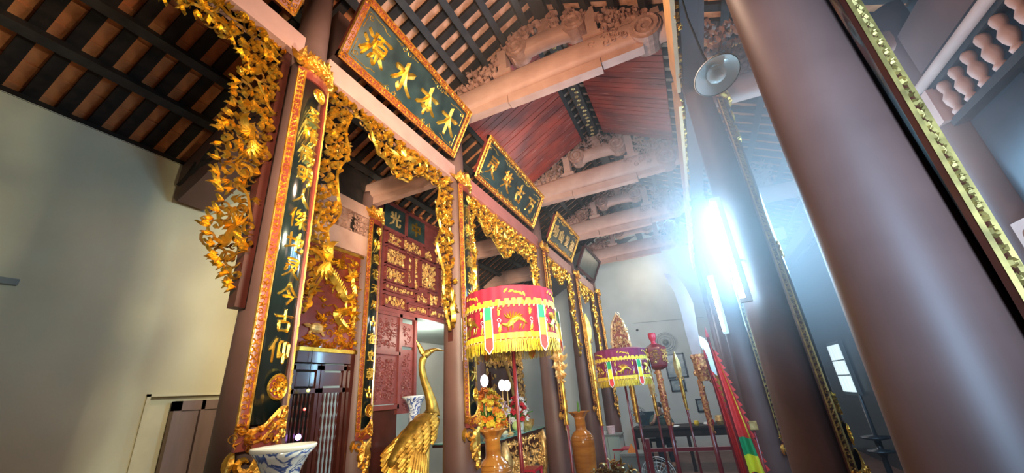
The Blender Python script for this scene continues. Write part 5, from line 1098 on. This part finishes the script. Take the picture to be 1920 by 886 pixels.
jo = [(j[0] - .12,) + tuple(j[1:]) for j in [(-.88, 9.86, .52, .13, .11), (-.89, 9.84, .68, .12, .10), (-.90, 9.78, .84, .15, .10), (-.90, 9.74, .94, .09), (-.90, 9.70, .99, .05), (-.90, 9.66, 1.08, .075, .085), (-.90, 9.655, 1.14, .06, .07),
      (-1.06, 9.76, .90, .055), (-1.10, 9.62, .78, .042), (-1.02, 9.50, .84, .032), (-.95, 9.53, 1.0, .026), (-.74, 9.76, .90, .055), (-.66, 9.62, .76, .042), (-.72, 9.42, .79, .030), (-.74, 9.34, .79, .022),
      (-.98, 9.80, .50, .09), (-.98, 9.45, .50, .075), (-.98, 9.42, .08, .045), (-.98, 9.32, .05, .035), (-.78, 9.80, .50, .09), (-.78, 9.45, .50, .075), (-.78, 9.42, .08, .045), (-.78, 9.32, .05, .035)]]
ed = [(0, 1), (1, 2), (2, 3), (3, 4), (4, 5), (5, 6), (2, 7), (7, 8), (8, 9), (9, 10), (2, 11), (11, 12), (12, 13), (13, 14), (0, 15), (15, 16), (16, 17), (17, 18), (0, 19), (19, 20), (20, 21), (21, 22)]
skin('body', jo, ed, M['skin'], t, P0)
skin('shirt', [(j[0], j[1], j[2], j[3] + .014, (j[4] if len(j) > 4 else j[3]) + .014) for j in (jo[0], jo[1], jo[2], jo[3], jo[7], jo[8], jo[11], jo[12])], [(0, 1), (1, 2), (2, 3), (2, 4), (4, 5), (2, 6), (6, 7)], M['shirt'], t, P0)
skin('trousers', [(j[0], j[1], j[2], j[3] + .014, (j[4] if len(j) > 4 else j[3]) + .014) for j in (jo[0], jo[15], jo[16], jo[17], jo[19], jo[20], jo[21])], [(0, 1), (1, 2), (2, 3), (0, 4), (4, 5), (5, 6)], M['trousers'], t, P0)
q = MB(); q.ball((-1.02, 9.70, 1.145), .088, .092, .075, 16, 10); q.build('hair', M['hair'], t, smooth=True)
q = MB(); q.box(-1.20, -.82, 9.72, 10.05, .38, .42)
for a in (-1.17, -.85):
    for b in (9.75, 10.02): q.box(a - .015, a + .015, b - .015, b + .015, 0, .38)
o = q.build('bench_stool', M['darkwood']); o.name = 'wooden_stool'; tag(o, 'dark wooden stool under the seated person', 'stool')
# ------------------------------------------------------------------ added haze: thin veil in the nave, denser cloud imitating lens glow around the tubes
def haze(name, label, b, col, dens, aniso, cloud=None):
    hm = bpy.data.materials.new(name); hm.use_nodes = True; nt = hm.node_tree; nt.nodes.clear()
    out = nt.nodes.new('ShaderNodeOutputMaterial'); vs_ = nt.nodes.new('ShaderNodeVolumeScatter'); vs_.inputs['Color'].default_value = (*col, 1); vs_.inputs['Density'].default_value = dens; vs_.inputs['Anisotropy'].default_value = aniso
    nt.links.new(vs_.outputs[0], out.inputs['Volume'])
    if cloud:
        c, rad = cloud; tc = nt.nodes.new('ShaderNodeTexCoord'); mp = nt.nodes.new('ShaderNodeMapping'); mp.vector_type = 'TEXTURE'; mp.inputs['Location'].default_value = c; mp.inputs['Scale'].default_value = rad
        nt.links.new(tc.outputs['Object'], mp.inputs[0]); ln = nt.nodes.new('ShaderNodeVectorMath'); ln.operation = 'LENGTH'; nt.links.new(mp.outputs[0], ln.inputs[0])
        mr = nt.nodes.new('ShaderNodeMapRange'); mr.interpolation_type = 'SMOOTHERSTEP'; mr.inputs[1].default_value = 0; mr.inputs[2].default_value = 1; mr.inputs[3].default_value = dens; mr.inputs[4].default_value = 0
        nt.links.new(ln.outputs['Value'], mr.inputs[0]); nt.links.new(mr.outputs[0], vs_.inputs['Density'])
    q = MB(); q.box(*b); o = q.build(name, hm); tag(o, label, 'haze'); o['kind'] = 'stuff'; return o
haze('veil_haze', 'thin added haze veiling the eastern half of the hall', (-1.4, 2.5, 1.6, 11.4, .01, 5.9), (.90, .95, 1), .007, .2)
haze('glow_volume', 'added blue-white cloud imitating the lens glow around the two lit tubes', (-.55, 1.85, .9, 5.0, 1.35, 4.0), (.86, .94, 1), .66, .0, cloud=((.66, 2.95, 2.66), (1.25, 2.1, 1.45)))

# repeats of one kind share a group
for base, g in (('wooden_column', 'brown columns of the hall'), ('lintel_beam', 'lintels between the columns'), ('tie_beam', 'tie beams across the nave'), ('carved_truss', 'carved trusses on the tie beams'), ('couplet_board', 'black couplet boards on the columns'),
                ('gilded_valance', 'gilded valances between the western columns'), ('name_plaque', 'plaques over the western lintels'), ('globe_lamp', 'lit egg lamps on the altar'), ('amber_vase', 'amber turned vases'), ('ceremonial_parasol', 'drum parasols'),
                ('spear_standard', 'gilded spear standards'), ('ceremonial_flag', 'red flags by the rack'), ('plastic_stool', 'red plastic stools'), ('framed_picture', 'framed pictures on the far wall'), ('flower_bouquet', 'bouquets on the altar'), ('fluorescent_tube', 'lit tubes on the eastern columns'),
                ('red_ceiling_boards', 'red ceiling boards of the second bay'), ('porcelain_vase', 'blue and white porcelain vases'), ('aisle_beam', 'beams across the aisles'), ('offering_plate', 'plates on the altar')):
    for o in bpy.data.objects:
        if o.name.split('.')[0] == base and o.get('category'): o['group'] = g
